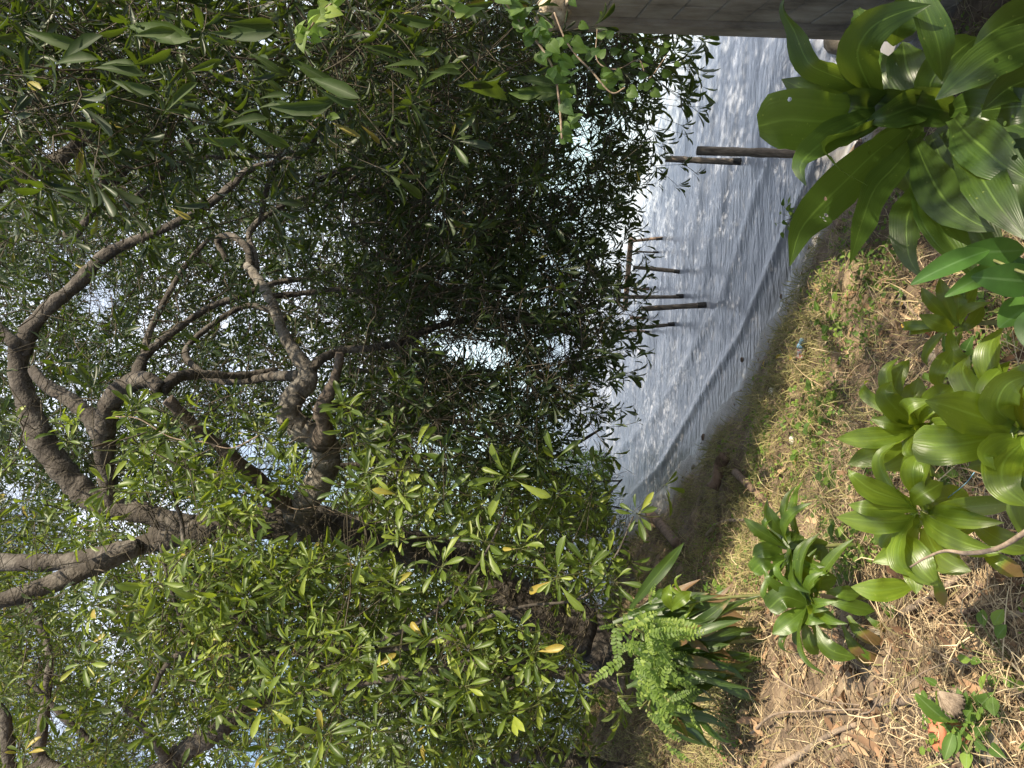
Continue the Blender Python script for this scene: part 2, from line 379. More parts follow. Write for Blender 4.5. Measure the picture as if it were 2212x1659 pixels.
M_STRAP = dracaena_mat()
M_STRAP_LIT = dracaena_mat('lit_strap_leaf', 1.75, 1.22, .75, 1.45)  # lighter, yellower copy of strap_leaf with sunlight painted into its colour

# ------------------------------------------------------------------ terrain
SHORE = np.array([(8.76, -4.5), (4.56, 1.0), (1.51, 4.92), (0.15, 6.3), (-1.25, 8.55), (-1.95, 10.3), (-2.9, 10.9), (-5.1, 11.9), (-12, 15.2), (-45, 25.7)])
def shore_dist(x, y):
    """signed distance to the waterline, positive on land"""
    best = np.full(x.shape, 1e9); sg = np.ones(x.shape)
    for a, b in zip(SHORE[:-1], SHORE[1:]):
        ab = b - a; L2 = ab @ ab
        t = np.clip(((x - a[0]) * ab[0] + (y - a[1]) * ab[1]) / L2, 0, 1)
        dx = x - (a[0] + t * ab[0]); dy = y - (a[1] + t * ab[1]); d = np.hypot(dx, dy)
        s = np.sign(ab[0] * dy - ab[1] * dx)
        up = d < best; best = np.where(up, d, best); sg = np.where(up, s, sg)
    return best * sg
def zland(x, y, fine=True):
    x = np.asarray(x, float); y = np.asarray(y, float)
    s = shore_dist(x, y) + .07 * np.sin(x * 2.1 + y * 1.3) + .05 * np.sin(x * 5 - y * 3.1) + .035 * noise3(np.stack([x, y, 0 * x], -1), 1.7, 8) + .02 * noise3(np.stack([x, y, 0 * x], -1), 4.5, 9)
    z = np.interp(s, [-40, -6, -1, 0, .22, .42, .80, 1.7, 2.7, 3.7, 5.7, 12, 40], [-6, -1.2, -.14, 0, .04, .12, .26, .60, 1.02, 1.30, 1.55, 2.2, 3.5])
    if fine:
        p = np.stack([x, y, 0 * x], -1)
        k = np.clip((s - .2) / 1.2, 0, 1)
        z = z + k * (.05 * noise3(p, .55, 3) + .028 * noise3(p, 1.6, 4) + .012 * noise3(p, 5.0, 5))
    return z
def G(X, Y, lift=0.0):
    """ground point seen at picture position"""
    r = (829.5 - Y) / FPX; dn = (X - 1106) / FPX
    d = Fv + r * Rv - dn * Uv
    t = np.linspace(.6, 30, 3000); p = CAM + t[:, None] * d
    h = p[:, 2] - np.maximum(zland(p[:, 0], p[:, 1]), 0)
    i = int(np.argmax(h < 0)) if (h < 0).any() else len(t) - 1
    q = p[i].copy(); q[2] += lift
    return q
def depth_of(q): return float((np.asarray(q) - CAM) @ Fv)

# ground sheet: fine near, coarse far
gx = np.concatenate([-np.geomspace(60, 5.2, 26), np.linspace(-5, 4.5, 330), np.geomspace(4.7, 60, 26)])
gy = np.concatenate([-np.geomspace(60, 1.2, 26), np.linspace(-1, 12, 420), np.geomspace(12.2, 60, 24)])
XX, YY = np.meshgrid(gx, gy)
ZZ = zland(XX.ravel(), YY.ravel())
gV = np.stack([XX.ravel(), YY.ravel(), ZZ], 1)
nx, ny = len(gx), len(gy)
i = (np.arange(ny - 1)[:, None] * nx + np.arange(nx - 1)).ravel()
gQ = np.stack([i, i + 1, i + nx + 1, i + nx], 1)
mt, n = new_mat('bank_soil'); L = n.links
geo = N(n, 'ShaderNodeNewGeometry'); sx = N(n, 'ShaderNodeSeparateXYZ'); L.new(geo.outputs['Position'], sx.inputs[0])
n1 = N(n, 'ShaderNodeTexNoise'); n1.inputs['Scale'].default_value = 5; n1.inputs['Detail'].default_value = 10; n1.inputs['Roughness'].default_value = .7; L.new(geo.outputs['Position'], n1.inputs[0])
soil = ramp(n, [(.3, (.04, .028, .018)), (.5, (.15, .105, .068)), (.7, (.30, .225, .145))]); L.new(n1.outputs[0], soil.inputs[0])
n2 = N(n, 'ShaderNodeTexNoise'); n2.inputs['Scale'].default_value = 60; n2.inputs['Detail'].default_value = 6; n2.inputs['Roughness'].default_value = .8; L.new(geo.outputs['Position'], n2.inputs[0])
sand = ramp(n, [(.30, (.05, .045, .04)), (.42, (.19, .18, .165)), (.65, (.30, .285, .26))]); L.new(n2.outputs[0], sand.inputs[0])
zz = N(n, 'ShaderNodeMath', operation='MULTIPLY_ADD'); L.new(n1.outputs[0], zz.inputs[0]); zz.inputs[1].default_value = .10; L.new(sx.outputs[2], zz.inputs[2])
zr = N(n, 'ShaderNodeMapRange'); zr.inputs[1].default_value = .10; zr.inputs[2].default_value = .17; L.new(zz.outputs[0], zr.inputs[0])
cm = N(n, 'ShaderNodeMix', data_type='RGBA'); L.new(zr.outputs[0], cm.inputs[0]); L.new(sand.outputs[0], cm.inputs[6]); L.new(soil.outputs[0], cm.inputs[7])
b = N(n, 'ShaderNodeBsdfPrincipled'); L.new(cm.outputs[2], b.inputs['Base Color'])
rr = N(n, 'ShaderNodeMapRange'); rr.inputs[1].default_value = .02; rr.inputs[2].default_value = .11; rr.inputs[3].default_value = .18; rr.inputs[4].default_value = .9
L.new(zz.outputs[0], rr.inputs[0]); L.new(rr.outputs[0], b.inputs['Roughness'])
bp = N(n, 'ShaderNodeBump'); bp.inputs['Strength'].default_value = .6; bp.inputs['Distance'].default_value = .012
L.new(n2.outputs[0], bp.inputs['Height']); L.new(bp.outputs[0], b.inputs['Normal'])
o = N(n, 'ShaderNodeOutputMaterial'); L.new(b.outputs[0], o.inputs[0]); M_SOIL = mt
ground = obj('ground', mesh_np('ground', gV, None, gQ), M_SOIL); tag(ground, kind='structure')

# ------------------------------------------------------------------ water
th = np.linspace(rad(-78), rad(78), 620)
rr_ = np.concatenate([np.linspace(2.5, 16, 620), np.geomspace(16.1, 9000, 130)])
TH, RR = np.meshgrid(th, rr_); wx = (RR * np.sin(TH)).ravel(); wy = (RR * np.cos(TH)).ravel(); rrv = RR.ravel()
wp = np.stack([wx, wy, 0 * wx], 1)
def ripples(x, y):
    r = np.random.default_rng(5); h = 0
    for k in range(22):
        lam = .11 * (1.11 ** k); a = math.pi / 2 + r.normal() * .42
        h = h + lam ** .8 * .0030 * np.sin((x * math.cos(a) + y * math.sin(a)) * 2 * math.pi / lam + 6.28 * r.random() + .8 * np.sin(x * .9 / lam * .5 + k) )
    return h
fade = np.clip(1.25 - rrv / 18, 0, 1)
sd = shore_dist(wx, wy)
wz = ripples(wx, wy) * fade * np.clip(-sd / 1.6 + .10, .05, 1)
# little swash waves running along the shore
for off, amp, wd in ((-.34, .026, .055), (-1.0, .014, .09), (-2.1, .008, .15)):
    o2 = off + .10 * np.sin(wx * 1.1 + off * 5) + .05 * np.sin(wx * 3.3 + wy * 2)
    q = (sd - o2) / wd
    wz += amp * np.exp(-q ** 2) * (1.0 + .8 * np.tanh(q * 1.2)) * (.65 + .35 * np.sin(wx * .9 + wy * .6 + off * 4))
wz += .004
nx, ny = len(th), len(rr_)
i = (np.arange(ny - 1)[:, None] * nx + np.arange(nx - 1)).ravel()
wQ = np.stack([i, i + nx, i + nx + 1, i + 1], 1)
# drop cells that lie well inside the land
keep = (sd[wQ] < .6).any(axis=1)
mt, n = new_mat('sea_water'); L = n.links
b = N(n, 'ShaderNodeBsdfPrincipled'); b.inputs['Roughness'].default_value = .2; b.inputs['IOR'].default_value = 1.4
b.inputs['Specular IOR Level'].default_value = .65
sa = N(n, 'ShaderNodeAttribute', attribute_name='shore')
cr = ramp(n, [(0, (.45, .45, .46)), (.021, (.42, .42, .43)), (.032, (.15, .145, .14)), (.055, (.22, .22, .235)), (.10, (.28, .295, .345)), (.4, (.36, .385, .45)), (.75, (.36, .42, .48)), (1, (.30, .43, .48))]); L.new(sa.outputs['Fac'], cr.inputs[0]); L.new(cr.outputs[0], b.inputs['Base Color'])
al = N(n, 'ShaderNodeMapRange'); al.inputs[1].default_value = 0; al.inputs[2].default_value = .02; al.inputs[3].default_value = 1.0; al.inputs[4].default_value = 1
L.new(sa.outputs['Fac'], al.inputs[0]); L.new(al.outputs[0], b.inputs['Alpha'])
tc = N(n, 'ShaderNodeTexCoord'); mp = N(n, 'ShaderNodeMapping'); mp.inputs['Scale'].default_value = (.27, 1, 1); L.new(tc.outputs['Object'], mp.inputs[0])
w1 = N(n, 'ShaderNodeTexNoise'); w1.inputs['Scale'].default_value = 20; w1.inputs['Detail'].default_value = 4; w1.inputs['Distortion'].default_value = .6; L.new(mp.outputs[0], w1.inputs[0])
w2 = N(n, 'ShaderNodeTexNoise'); w2.inputs['Scale'].default_value = 30; w2.inputs['Detail'].default_value = 2; L.new(mp.outputs[0], w2.inputs[0])
wm = N(n, 'ShaderNodeMath', operation='MULTIPLY_ADD'); wm.inputs[1].default_value = .12; L.new(w2.outputs[0], wm.inputs[0]); L.new(w1.outputs[0], wm.inputs[2])
bp = N(n, 'ShaderNodeBump'); bp.inputs['Strength'].default_value = .7; bp.inputs['Distance'].default_value = .019
L.new(wm.outputs[0], bp.inputs['Height']); L.new(bp.outputs[0], b.inputs['Normal'])
o = N(n, 'ShaderNodeOutputMaterial'); L.new(b.outputs[0], o.inputs[0])
wat = obj('sea_water', mesh_np('water', np.stack([wx, wy, wz], 1), None, wQ[keep], {'shore': np.clip(-sd / 6 + .02, 0, 1)}), mt); tag(wat, kind='structure')

# ------------------------------------------------------------------ block wall
def box(c, ax, ay, az, sx, sy, sz, jit=0.0, r=rng):
    """axes ax, ay, az (unit), full sizes"""
    V = []
    for kx in (-.5, .5):
        for ky in (-.5, .5):
            for kz in (-.5, .5):
                V.append(c + ax * kx * sx + ay * ky * sy + az * kz * sz + (r.random(3) - .5) * jit)
    return np.array(V), np.array([(0, 1, 3, 2), (4, 6, 7, 5), (0, 4, 5, 1), (2, 3, 7, 6), (0, 2, 6, 4), (1, 5, 7, 3)])
def bevel_box(name, V, Q, mat, parent, w=0.006, at=None, seg=1):
    import bmesh
    bm = bmesh.new(); vs = [bm.verts.new(v) for v in V]
    for q in Q: bm.faces.new([vs[k] for k in q])
    bmesh.ops.recalc_face_normals(bm, faces=bm.faces)
    bmesh.ops.bevel(bm, geom=bm.edges[:], offset=w, segments=seg, affect='EDGES')
    me = bpy.data.meshes.new(name); bm.to_mesh(me); bm.free()
    return obj(name, me, mat, parent, at)
M_BLOCK = simple_mat('plastered_block', [(.3, (.15, .12, .085)), (.48, (.34, .285, .215)), (.7, (.50, .435, .34))], scale=5, stretch=(1, 1, .45), rough=.92, bump=.7, bscale=45, bdist=.006)
M_MORTAR = simple_mat('mortar', [(.3, (.13, .105, .08)), (.7, (.26, .22, .165))], scale=30, rough=.95, bump=.8)
wd = np.array([.141, .990, 0]); wn = np.array([-.990, .141, 0]); zu = np.array([0, 0, 1.0])
C0 = P(1700, 75, 4.45); C0[0] += .03; C0[2] = 0
TOPZ = P(1182, 75, 4.45)[2]
wall = root('block_wall', C0, 'weathered grey brown concrete block wall at right edge beside the water', 'wall')
WL = 4.6; TH_ = .19
c = C0 - wn * (TH_ / 2 + .014) - wd * (WL / 2) + zu * (TOPZ / 2 - .06)
V, Q = box(c, wd, wn, zu, WL - .02, TH_ - .02, TOPZ - .10)
bevel_box('mortar_core', V, Q, M_MORTAR, wall)
ch = .205; z = -.08; row = 0
while z < TOPZ - .02:
    h = min(ch, TOPZ - z) - .007
    t = -.17 - (.2 if row % 2 else 0)
    first = True; s0 = .17
    while s0 < WL:
        ln = .2 if (row % 2 and first) else .4
        first = False
        c = C0 - wd * (s0 + ln / 2) - wn * (TH_ / 2 + rng.random() * .004) + zu * (z + h / 2)
        V, Q = box(c, wd, wn, zu, ln - .007, TH_, h + .002, .003)
        bevel_box('block', V, Q, M_BLOCK, wall, .005)
        s0 += ln
    z += ch; row += 1
c = C0 - wd * .08 - wn * (TH_ / 2 - .012) + zu * (TOPZ / 2 - .05)
V, Q = box(c, wd, wn, zu, .165, TH_ + .03, TOPZ + .12, .01)
bevel_box('end_pilaster', V, Q, M_BLOCK, wall, .012, seg=2)
wall.rotation_mode = 'AXIS_ANGLE'; wall.rotation_axis_angle = (rad(-1.7), wd[0], wd[1], 0)
# a pale, ribbed lump (old coral-like stone) on the wall's top
q = P(1186, 8, 4.05); q[2] = TOPZ + .03
mb = MB()
U_, V_ = 30, 20
uu, vv = np.meshgrid(np.linspace(0, 2 * math.pi, U_, endpoint=False), np.linspace(.02, math.pi - .02, V_))
rad_ = .15 * (1 + .07 * np.sin(vv * 13 + .6 * np.sin(uu * 2)) + .05 * np.sin(uu * 3) + .03 * np.sin(uu * 5 + vv * 3))
SV = np.stack([rad_ * np.cos(vv) * .95, rad_ * np.sin(vv) * np.cos(uu) * .8, rad_ * np.sin(vv) * np.sin(uu) * .62], -1).reshape(-1, 3)
ii = (np.arange(V_ - 1)[:, None] * U_ + np.arange(U_)).ravel(); jj = (np.arange(V_ - 1)[:, None] * U_ + (np.arange(U_) + 1) % U_).ravel()
a = rad(30); Rm = np.array([[math.cos(a), 0, math.sin(a)], [0, 1, 0], [-math.sin(a), 0, math.cos(a)]])
lump = obj('ribbed_stone', mesh_np('ribbed_stone', SV @ Rm.T + q, None, np.stack([ii, jj, jj + U_, ii + U_], 1)), M_PALEROPE, at=q)
tag(lump, 'pale ribbed weathered stone sitting on top of the block wall', 'stone')

# ------------------------------------------------------------------ leaf templates
def leaf_tpl(kind='obl', hi=True):
    """unit leaf along +x, normal +z; returns V, T(faces tris), Q, lu"""
    if kind == 'obl':   S = [(.06, .06), (.3, .42), (.55, .82), (.8, 1.0), (.93, .62)]
    elif kind == 'ell': S = [(.06, .25), (.3, .85), (.55, 1.0), (.8, .65), (.93, .28)]
    elif kind == 'heart': S = [(-.06, .55), (.12, .98), (.35, 1.0), (.62, .68), (.85, .3)]
    elif kind == 'round': S = [(.08, .6), (.3, .95), (.55, 1.0), (.78, .8), (.93, .45)]
    if not hi: S = [S[1], S[3]] if kind != 'obl' else [(.35, .5), (.75, 1.0)]
    V = [(0, 0, 0)]; lu = [0]
    for t, w in S:
        z = -.10 * t * t
        V += [(t, -.5 * w, z + .10 * w), (t, 0, z), (t, .5 * w, z + .10 * w)]; lu += [-1, 0, 1]
    V.append((1, 0, -.12)); lu.append(0)
    n = len(S); T = [(0, 1, 2), (0, 2, 3)]; Q = []
    for k in range(n - 1):
        a = 1 + 3 * k; Q += [(a, a + 3, a + 4, a + 1), (a + 1, a + 4, a + 5, a + 2)]
    a = 1 + 3 * (n - 1); e = len(V) - 1; T += [(a, e, a + 1), (a + 1, e, a + 2)]
    return np.array(V, float), np.array(T), np.array(Q), np.array(lu, float)

def leaves_batch(tpl, pos, dx, nz_, length, width, rnd, droop):
    """many leaves -> V, T, Q, attrs"""
    V, T, Q, lu = tpl; n = len(pos); k = len(V)
    dx = norm(dx); dy = norm(np.cross(nz_, dx)); dz = np.cross(dx, dy)
    z = V[None, :, 2] * length[:, None] * .9 - droop[:, None] * (V[None, :, 0] ** 2) * length[:, None]
    W = pos[:, None, :] + (V[None, :, 0] * length[:, None])[..., None] * dx[:, None] + (V[None, :, 1] * width[:, None])[..., None] * dy[:, None] + z[..., None] * dz[:, None]
    off = (np.arange(n) * k)[:, None, None]
    return W.reshape(-1, 3), (T[None] + off).reshape(-1, 3), (Q[None] + off).reshape(-1, 4), np.repeat(rnd, k), np.tile(lu, n)

def ribbons(p0, p1, w, bend, rnd, seg=3, r=rng):
    """many thin bent strips between p0 and p1, for straw, stems, grass"""
    n = len(p0); t = np.linspace(0, 1, seg + 1)
    d = p1 - p0; up = np.array([0, 0, 1.0])
    side = norm(np.cross(d, up + r.normal(size=(n, 3)) * .25))
    c = p0[:, None] + d[:, None] * t[None, :, None] + bend[:, None] * (4 * t * (1 - t))[None, :, None]
    tw = (1 - .55 * np.abs(2 * t - 1) ** 2)
    a = c - side[:, None] * (w[:, None] * tw)[..., None] * .5; b_ = c + side[:, None] * (w[:, None] * tw)[..., None] * .5
    V = np.stack([a, b_], 2).reshape(-1, 3); k = 2 * (seg + 1)
    q = np.array([(2 * j, 2 * j + 1, 2 * j + 3, 2 * j + 2) for j in range(seg)])
    Q = (q[None] + (np.arange(n) * k)[:, None, None]).reshape(-1, 4)
    return V, Q, np.repeat(rnd, k)

def thin_tubes(p0, p1, r0, r1, bend, seg=2):
    """many three-sided tubes"""
    n = len(p0); t = np.linspace(0, 1, seg + 1); d = norm(p1 - p0)
    a = norm(np.cross(d, np.array([.3, .2, .93]))); b_ = np.cross(d, a)
    c = p0[:, None] + (p1 - p0)[:, None] * t[None, :, None] + bend[:, None] * (4 * t * (1 - t))[None, :, None]
    rr = r0[:, None] * (1 - t) + r1[:, None] * t
    ring = [c + (math.cos(x) * a[:, None] + math.sin(x) * b_[:, None]) * rr[..., None] for x in (0, 2.094, 4.189)]
    V = np.stack(ring, 2).reshape(-1, 3); k = 3 * (seg + 1)
    q = []
    for j in range(seg):
        for s in range(3): q.append((3 * j + s, 3 * j + (s + 1) % 3, 3 * j + 3 + (s + 1) % 3, 3 * j + 3 + s))
    return V, (np.array(q)[None] + (np.arange(n) * k)[:, None, None]).reshape(-1, 4)

TPL = {('obl', True): leaf_tpl('obl'), ('obl', False): leaf_tpl('obl', False), ('ell', True): leaf_tpl('ell'), ('ell', False): leaf_tpl('ell', False),
       ('heart', True): leaf_tpl('heart'), ('round', True): leaf_tpl('round'), ('round', False): leaf_tpl('round', False)}

# rosette of leaves round a twig end: positions/directions for all leaves
def rosette_leaves(c, axis, k, spread, L, r, petiole=.22):
    """c (n,3) axis (n,3) -> arrays for n*k leaves"""
    n = len(c)
    u = norm(np.cross(axis, norm(r.normal(size=(n, 3))))); v = np.cross(axis, u)
    ph = (np.arange(k) * 2.4)[None] + r.random((n, 1)) * 6.28 + r.normal(size=(n, k)) * .2
    el = spread[0] + (spread[1] - spread[0]) * r.random((n, k))
    d = np.cos(el)[..., None] * axis[:, None] + np.sin(el)[..., None] * (np.cos(ph)[..., None] * u[:, None] + np.sin(ph)[..., None] * v[:, None])
    d = norm(d + np.array([0, 0, -.12]))
    nn = norm(axis[:, None] - d * np.sum(d * axis[:, None], -1, keepdims=True) + r.normal(size=(n, k, 3)) * .22)
    ln = L * (.45 + .72 * r.random((n, k)) ** .8) * (.75 + .5 * r.random((n, 1)))
    base = c[:, None] - axis[:, None] * (r.random((n, k)) * .35 * L)[..., None]
    pb = base; lb = base + d * (petiole * ln)[..., None]
    return pb.reshape(-1, 3), lb.reshape(-1, 3), d.reshape(-1, 3), nn.reshape(-1, 3), ln.ravel()

class Crown:
    """collects the foliage and twigs of one tree"""
    def __init__(s, seed): s.r = np.random.default_rng(seed); s.L = MB(); s.W = MB(); s.cnt = 0
    def sprays(s, c, ax, L=.12, k=8, spread=(.5, 1.35), hi=False, stem=.3, wid=.27, petiole=True, rbase=None, back=None, kind='obl'):
        r = s.r; n = len(c)
        if n == 0: return
        pb, lb, d, nn, ln = rosette_leaves(c, ax, k, spread, L, r)
        kp = (r.random((n, k)) < (.45 + .55 * r.random((n, 1)))).ravel()
        rb = r.random(n) * .45 if rbase is None else rbase
        rn = np.clip(np.repeat(rb, k) + r.random(n * k) * .5, 0, .999)
        pb, lb, d, nn, ln, rn = pb[kp], lb[kp], d[kp], nn[kp], ln[kp], rn[kp]; nk = int(kp.sum())
        V, T, Q, ra, lu = leaves_batch(TPL[(kind, hi)], lb, d, nn, ln, ln * wid * (.7 + .55 * r.random(nk)), rn, .05 + .28 * r.random(nk))
        s.L.add(V, Q, T, rnd=ra, lu=lu); s.cnt += nk
        if petiole:
            V, Q, ra = ribbons(pb, lb + d * .01, np.full(nk, .0028), np.zeros((nk, 3)), rn * 0 + .93, 1, r)
            s.L.add(V, Q, None, rnd=ra, lu=0.)
        st = c - ax * stem * (.6 + .8 * r.random((n, 1))) + r.normal(size=(n, 3)) * .05 if back is None else back
        V, Q = thin_tubes(st, c, np.full(n, .0028), np.full(n, .0018), r.normal(size=(n, 3)) * .015, 3)
        s.W.add(V, Q)
    def fill(s, poly, n, drange, L=.12, thr=-.15, scale=.8, seed=1, bias=(0, 0, 0), per=5, rad_=.28, keepout=None, axj=.42, **kw):
        """spray groups scattered through a slab of space"""
        r = s.r; poly = np.asarray(poly, float)
        lo = poly.min(0); hi = poly.max(0)
        X = lo[0] + (hi[0] - lo[0]) * r.random(n * 4); Y = lo[1] + (hi[1] - lo[1]) * r.random(n * 4)
        dd = drange[0] + (drange[1] - drange[0]) * r.random(n * 4) ** .8
        ok = inpoly(X, Y, poly); X, Y, dd = X[ok], Y[ok], dd[ok]
        p = Pa(X, Y, dd)
        ok = noise3(p, scale, seed) > thr; p = p[ok][:n]
        if len(p) == 0: return
        m_ = len(p); pm = p
        main = norm(np.array(bias) + r.normal(size=(m_, 3)) * axj + np.array([0, 0, .12]))
        c = (p[:, None] + r.normal(size=(m_, per, 3)) * rad_ * np.array([1, 1, .6])).reshape(-1, 3)
        ax = norm(np.repeat(main, per, 0) + norm(c - np.repeat(p, per, 0)) * .7 + r.normal(size=(m_ * per, 3)) * .25)
        back = np.repeat(p - main * rad_ * 1.2, per, 0)
        if keepout is not None:
            x, y, _ = proj(c); ok = ~keepout(x, y); c, ax, back = c[ok], ax[ok], back[ok]
        s.sprays(c, ax, L=L, back=back, **kw)
        e0 = p - main * rad_ * 1.9 + r.normal(size=(m_, 3)) * .1; e1 = p - main * rad_ * 1.2
        x, y, _ = proj(e0); ok = inpoly(x, y, poly); x, y, _ = proj(e1); ok &= inpoly(x, y, poly); e0, e1 = e0[ok], e1[ok]; m_ = len(e0)
        if m_:
            V, Q = thin_tubes(e0, e1, np.full(m_, .006), np.full(m_, .004), r.normal(size=(m_, 3)) * .04, 3); s.W.add(V, Q)
    def build(s, parent, mat):
        if s.cnt: tag(obj('foliage', s.L.mesh('foliage'), mat, parent), kind='stuff')
        if s.W.n: tag(obj('twigs', s.W.mesh('twigs'), M_TWIG, parent), kind='stuff')

LIMBS2D = []
def limb(name, pts, parent, mat=M_BARK, seg=14, rough=.05, npp=7, label=None):
    """pts: (X, Y, depth, radius in picture units)"""
    LIMBS2D.extend((np.array(p_[:2], float), np.array(q_[:2], float), (p_[3] + q_[3]) / 2) for p_, q_ in zip(pts[:-1], pts[1:]) if p_[3] >= 9)
    w = np.array([P(a, b, d) for a, b, d, _ in pts]); rr = np.array([q * (.88 if q > 7 else 1) * d / FPX for _, _, d, q in pts])
    path = smooth_path(np.column_stack([w, rr]), npp)
    r = np.random.default_rng(int(abs(pts[0][0] * 7 + pts[0][1])))
    radii = path[:, 3] * (1 + .05 * np.sin(np.arange(len(path)) * 1.1 + r.random() * 6) + .04 * r.normal(size=len(path)))
    P3 = path[:, :3] + r.normal(size=(len(path), 3)) * radii[:, None] * .05
    V, Q, T = tube(P3, radii, seg, rough, r)
    al = np.concatenate([[0], np.cumsum(np.linalg.norm(np.diff(path[:, :3], axis=0), axis=1))])
    av = np.concatenate([np.repeat(al, seg), [al[0], al[-1]]])
    o = obj(name, mesh_np(name, V, T, Q, {'al': av}), mat, parent)
    if label: o['label'] = label
    return o

# ------------------------------------------------------------------ great tree
b0 = P(1300, 1380, 7.6)
T1 = root('spreading_tree', b0, 'great leaning tree with thick pale looping limbs over the water', 'tree')
limb('trunk', [(1345, 1405, 7.5, 78), (1280, 1372, 7.5, 62), (1200, 1335, 7.4, 55), (1080, 1270, 7.3, 50), (960, 1205, 7.2, 46), (820, 1165, 7.0, 42), (700, 1135, 6.9, 42), (560, 1130, 6.9, 40), (440, 1140, 6.9, 36), (330, 1165, 6.9, 30)], T1, seg=22, rough=.06)
limb('trunk_fork', [(360, 1160, 6.9, 26), (260, 1190, 6.9, 22), (150, 1213, 7.0, 22), (60, 1215, 7.0, 21), (-60, 1214, 7.1, 20)], T1)
limb('trunk_fork', [(300, 1180, 6.8, 22), (200, 1225, 6.6, 23), (100, 1265, 6.5, 22), (0, 1298, 6.4, 21), (-70, 1320, 6.4, 20)], T1)
limb('limb', [(640, 1110, 6.6, 34), (690, 1040, 6.2, 34), (706, 985, 6.0, 33), (690, 948, 5.9, 34), (650, 925, 5.85, 32), (622, 890, 5.8, 28), (640, 850, 5.8, 28), (668, 815, 5.85, 24), (650, 780, 5.9, 18), (615, 725, 6.0, 14), (585, 650, 6.1, 13), (555, 600, 6.2, 12), (535, 575, 6.3, 11)], T1, mat=M_BARKPALE, seg=20, rough=.03, label='pale looping limb banded with leaf shade')
limb('limb', [(540, 590, 6.25, 11), (535, 540, 6.4, 9), (500, 510, 6.5, 8), (470, 520, 6.6, 7), (490, 565, 6.6, 6.5)], T1)
limb('limb', [(548, 600, 6.25, 10), (552, 560, 6.4, 8), (540, 500, 6.6, 7.5), (600, 450, 6.7, 6), (680, 420, 6.9, 5)], T1)
limb('dead_stub', [(695, 960, 5.85, 28), (702, 920, 5.6, 21), (694, 885, 5.45, 19), (712, 845, 5.35, 14), (728, 800, 5.3, 12), (735, 762, 5.25, 10)], T1, mat=M_BARKDEAD, rough=.10, label='broken dead stub with flaking dark wood')
limb('limb', [(664, 812, 5.85, 18), (690, 780, 5.9, 12), (735, 758, 6.0, 9), (800, 752, 6.1, 9), (870, 738, 6.2, 10), (925, 712, 6.3, 9), (985, 695, 6.4, 8.5), (1060, 686, 6.5, 7.5), (1130, 682, 6.6, 6.5), (1230, 678, 6.7, 4.5)], T1)
limb('limb', [(1085, 686, 6.5, 7), (1150, 692, 6.5, 6), (1205, 712, 6.5, 5), (1280, 735, 6.5, 3.5)], T1)
limb('limb', [(662, 815, 6.0, 16), (600, 812, 6.5, 12), (530, 822, 6.9, 10), (470, 822, 7.1, 8), (410, 800, 7.4, 6)], T1)
limb('limb', [(655, 1110, 6.6, 28), (600, 1075, 6.3, 20), (545, 1025, 6.1, 16), (470, 960, 5.9, 14), (410, 910, 5.8, 13), (362, 862, 5.7, 14)], T1, mat=M_BARKDEAD, rough=.09, label='dark red brown dead limb broken off at its end')
limb('limb', [(420, 1140, 6.9, 28), (300, 1105, 6.9, 28), (215, 1085, 6.9, 27), (150, 1035, 6.9, 31), (95, 960, 6.9, 30), (62, 880, 6.9, 27), (40, 800, 6.9, 24), (50, 740, 6.9, 22), (90, 680, 6.9, 18), (170, 610, 6.9, 17), (235, 545, 6.9, 14), (330, 505, 6.9, 11), (420, 462, 6.9, 10), (500, 400, 6.9, 10), (540, 365, 6.9, 8), (650, 338, 6.9, 5)], T1, seg=20, rough=.06)
limb('limb', [(60, 752, 6.9, 20), (30, 740, 6.8, 15), (0, 712, 6.8, 13), (-60, 660, 6.7, 11)], T1)
limb('limb', [(240, 1090, 6.9, 24), (228, 990, 6.7, 22), (215, 925, 6.6, 26), (160, 870, 6.6, 20), (100, 832, 6.6, 14), (70, 800, 6.8, 12)], T1, rough=.09)
limb('limb', [(228, 930, 6.5, 26), (238, 870, 6.4, 24), (280, 828, 6.3, 22), (320, 820, 6.2, 19), (350, 842, 6.15, 18)], T1, seg=18, rough=.06)
limb('limb', [(295, 815, 6.3, 17), (312, 770, 6.4, 13), (345, 740, 6.5, 10), (390, 705, 6.6, 9), (450, 665, 6.7, 8), (520, 640, 6.8, 7), (600, 610, 7.0, 6), (700, 600, 7.2, 5)], T1)
limb('limb', [(312, 762, 6.4, 9), (322, 720, 6.5, 7), (350, 660, 6.6, 6), (390, 590, 6.7, 6), (412, 560, 6.8, 5.5), (460, 505, 6.9, 4.5)], T1)
limb('limb', [(350, 845, 6.15, 15), (385, 815, 6.3, 14), (440, 808, 6.5, 11), (510, 812, 6.7, 9), (600, 800, 6.9, 8)], T1)
limb('limb', [(440, 810, 6.5, 8), (400, 760, 6.9, 7), (460, 700, 7.2, 6), (540, 660, 7.4, 6), (620, 690, 7.4, 5)], T1)
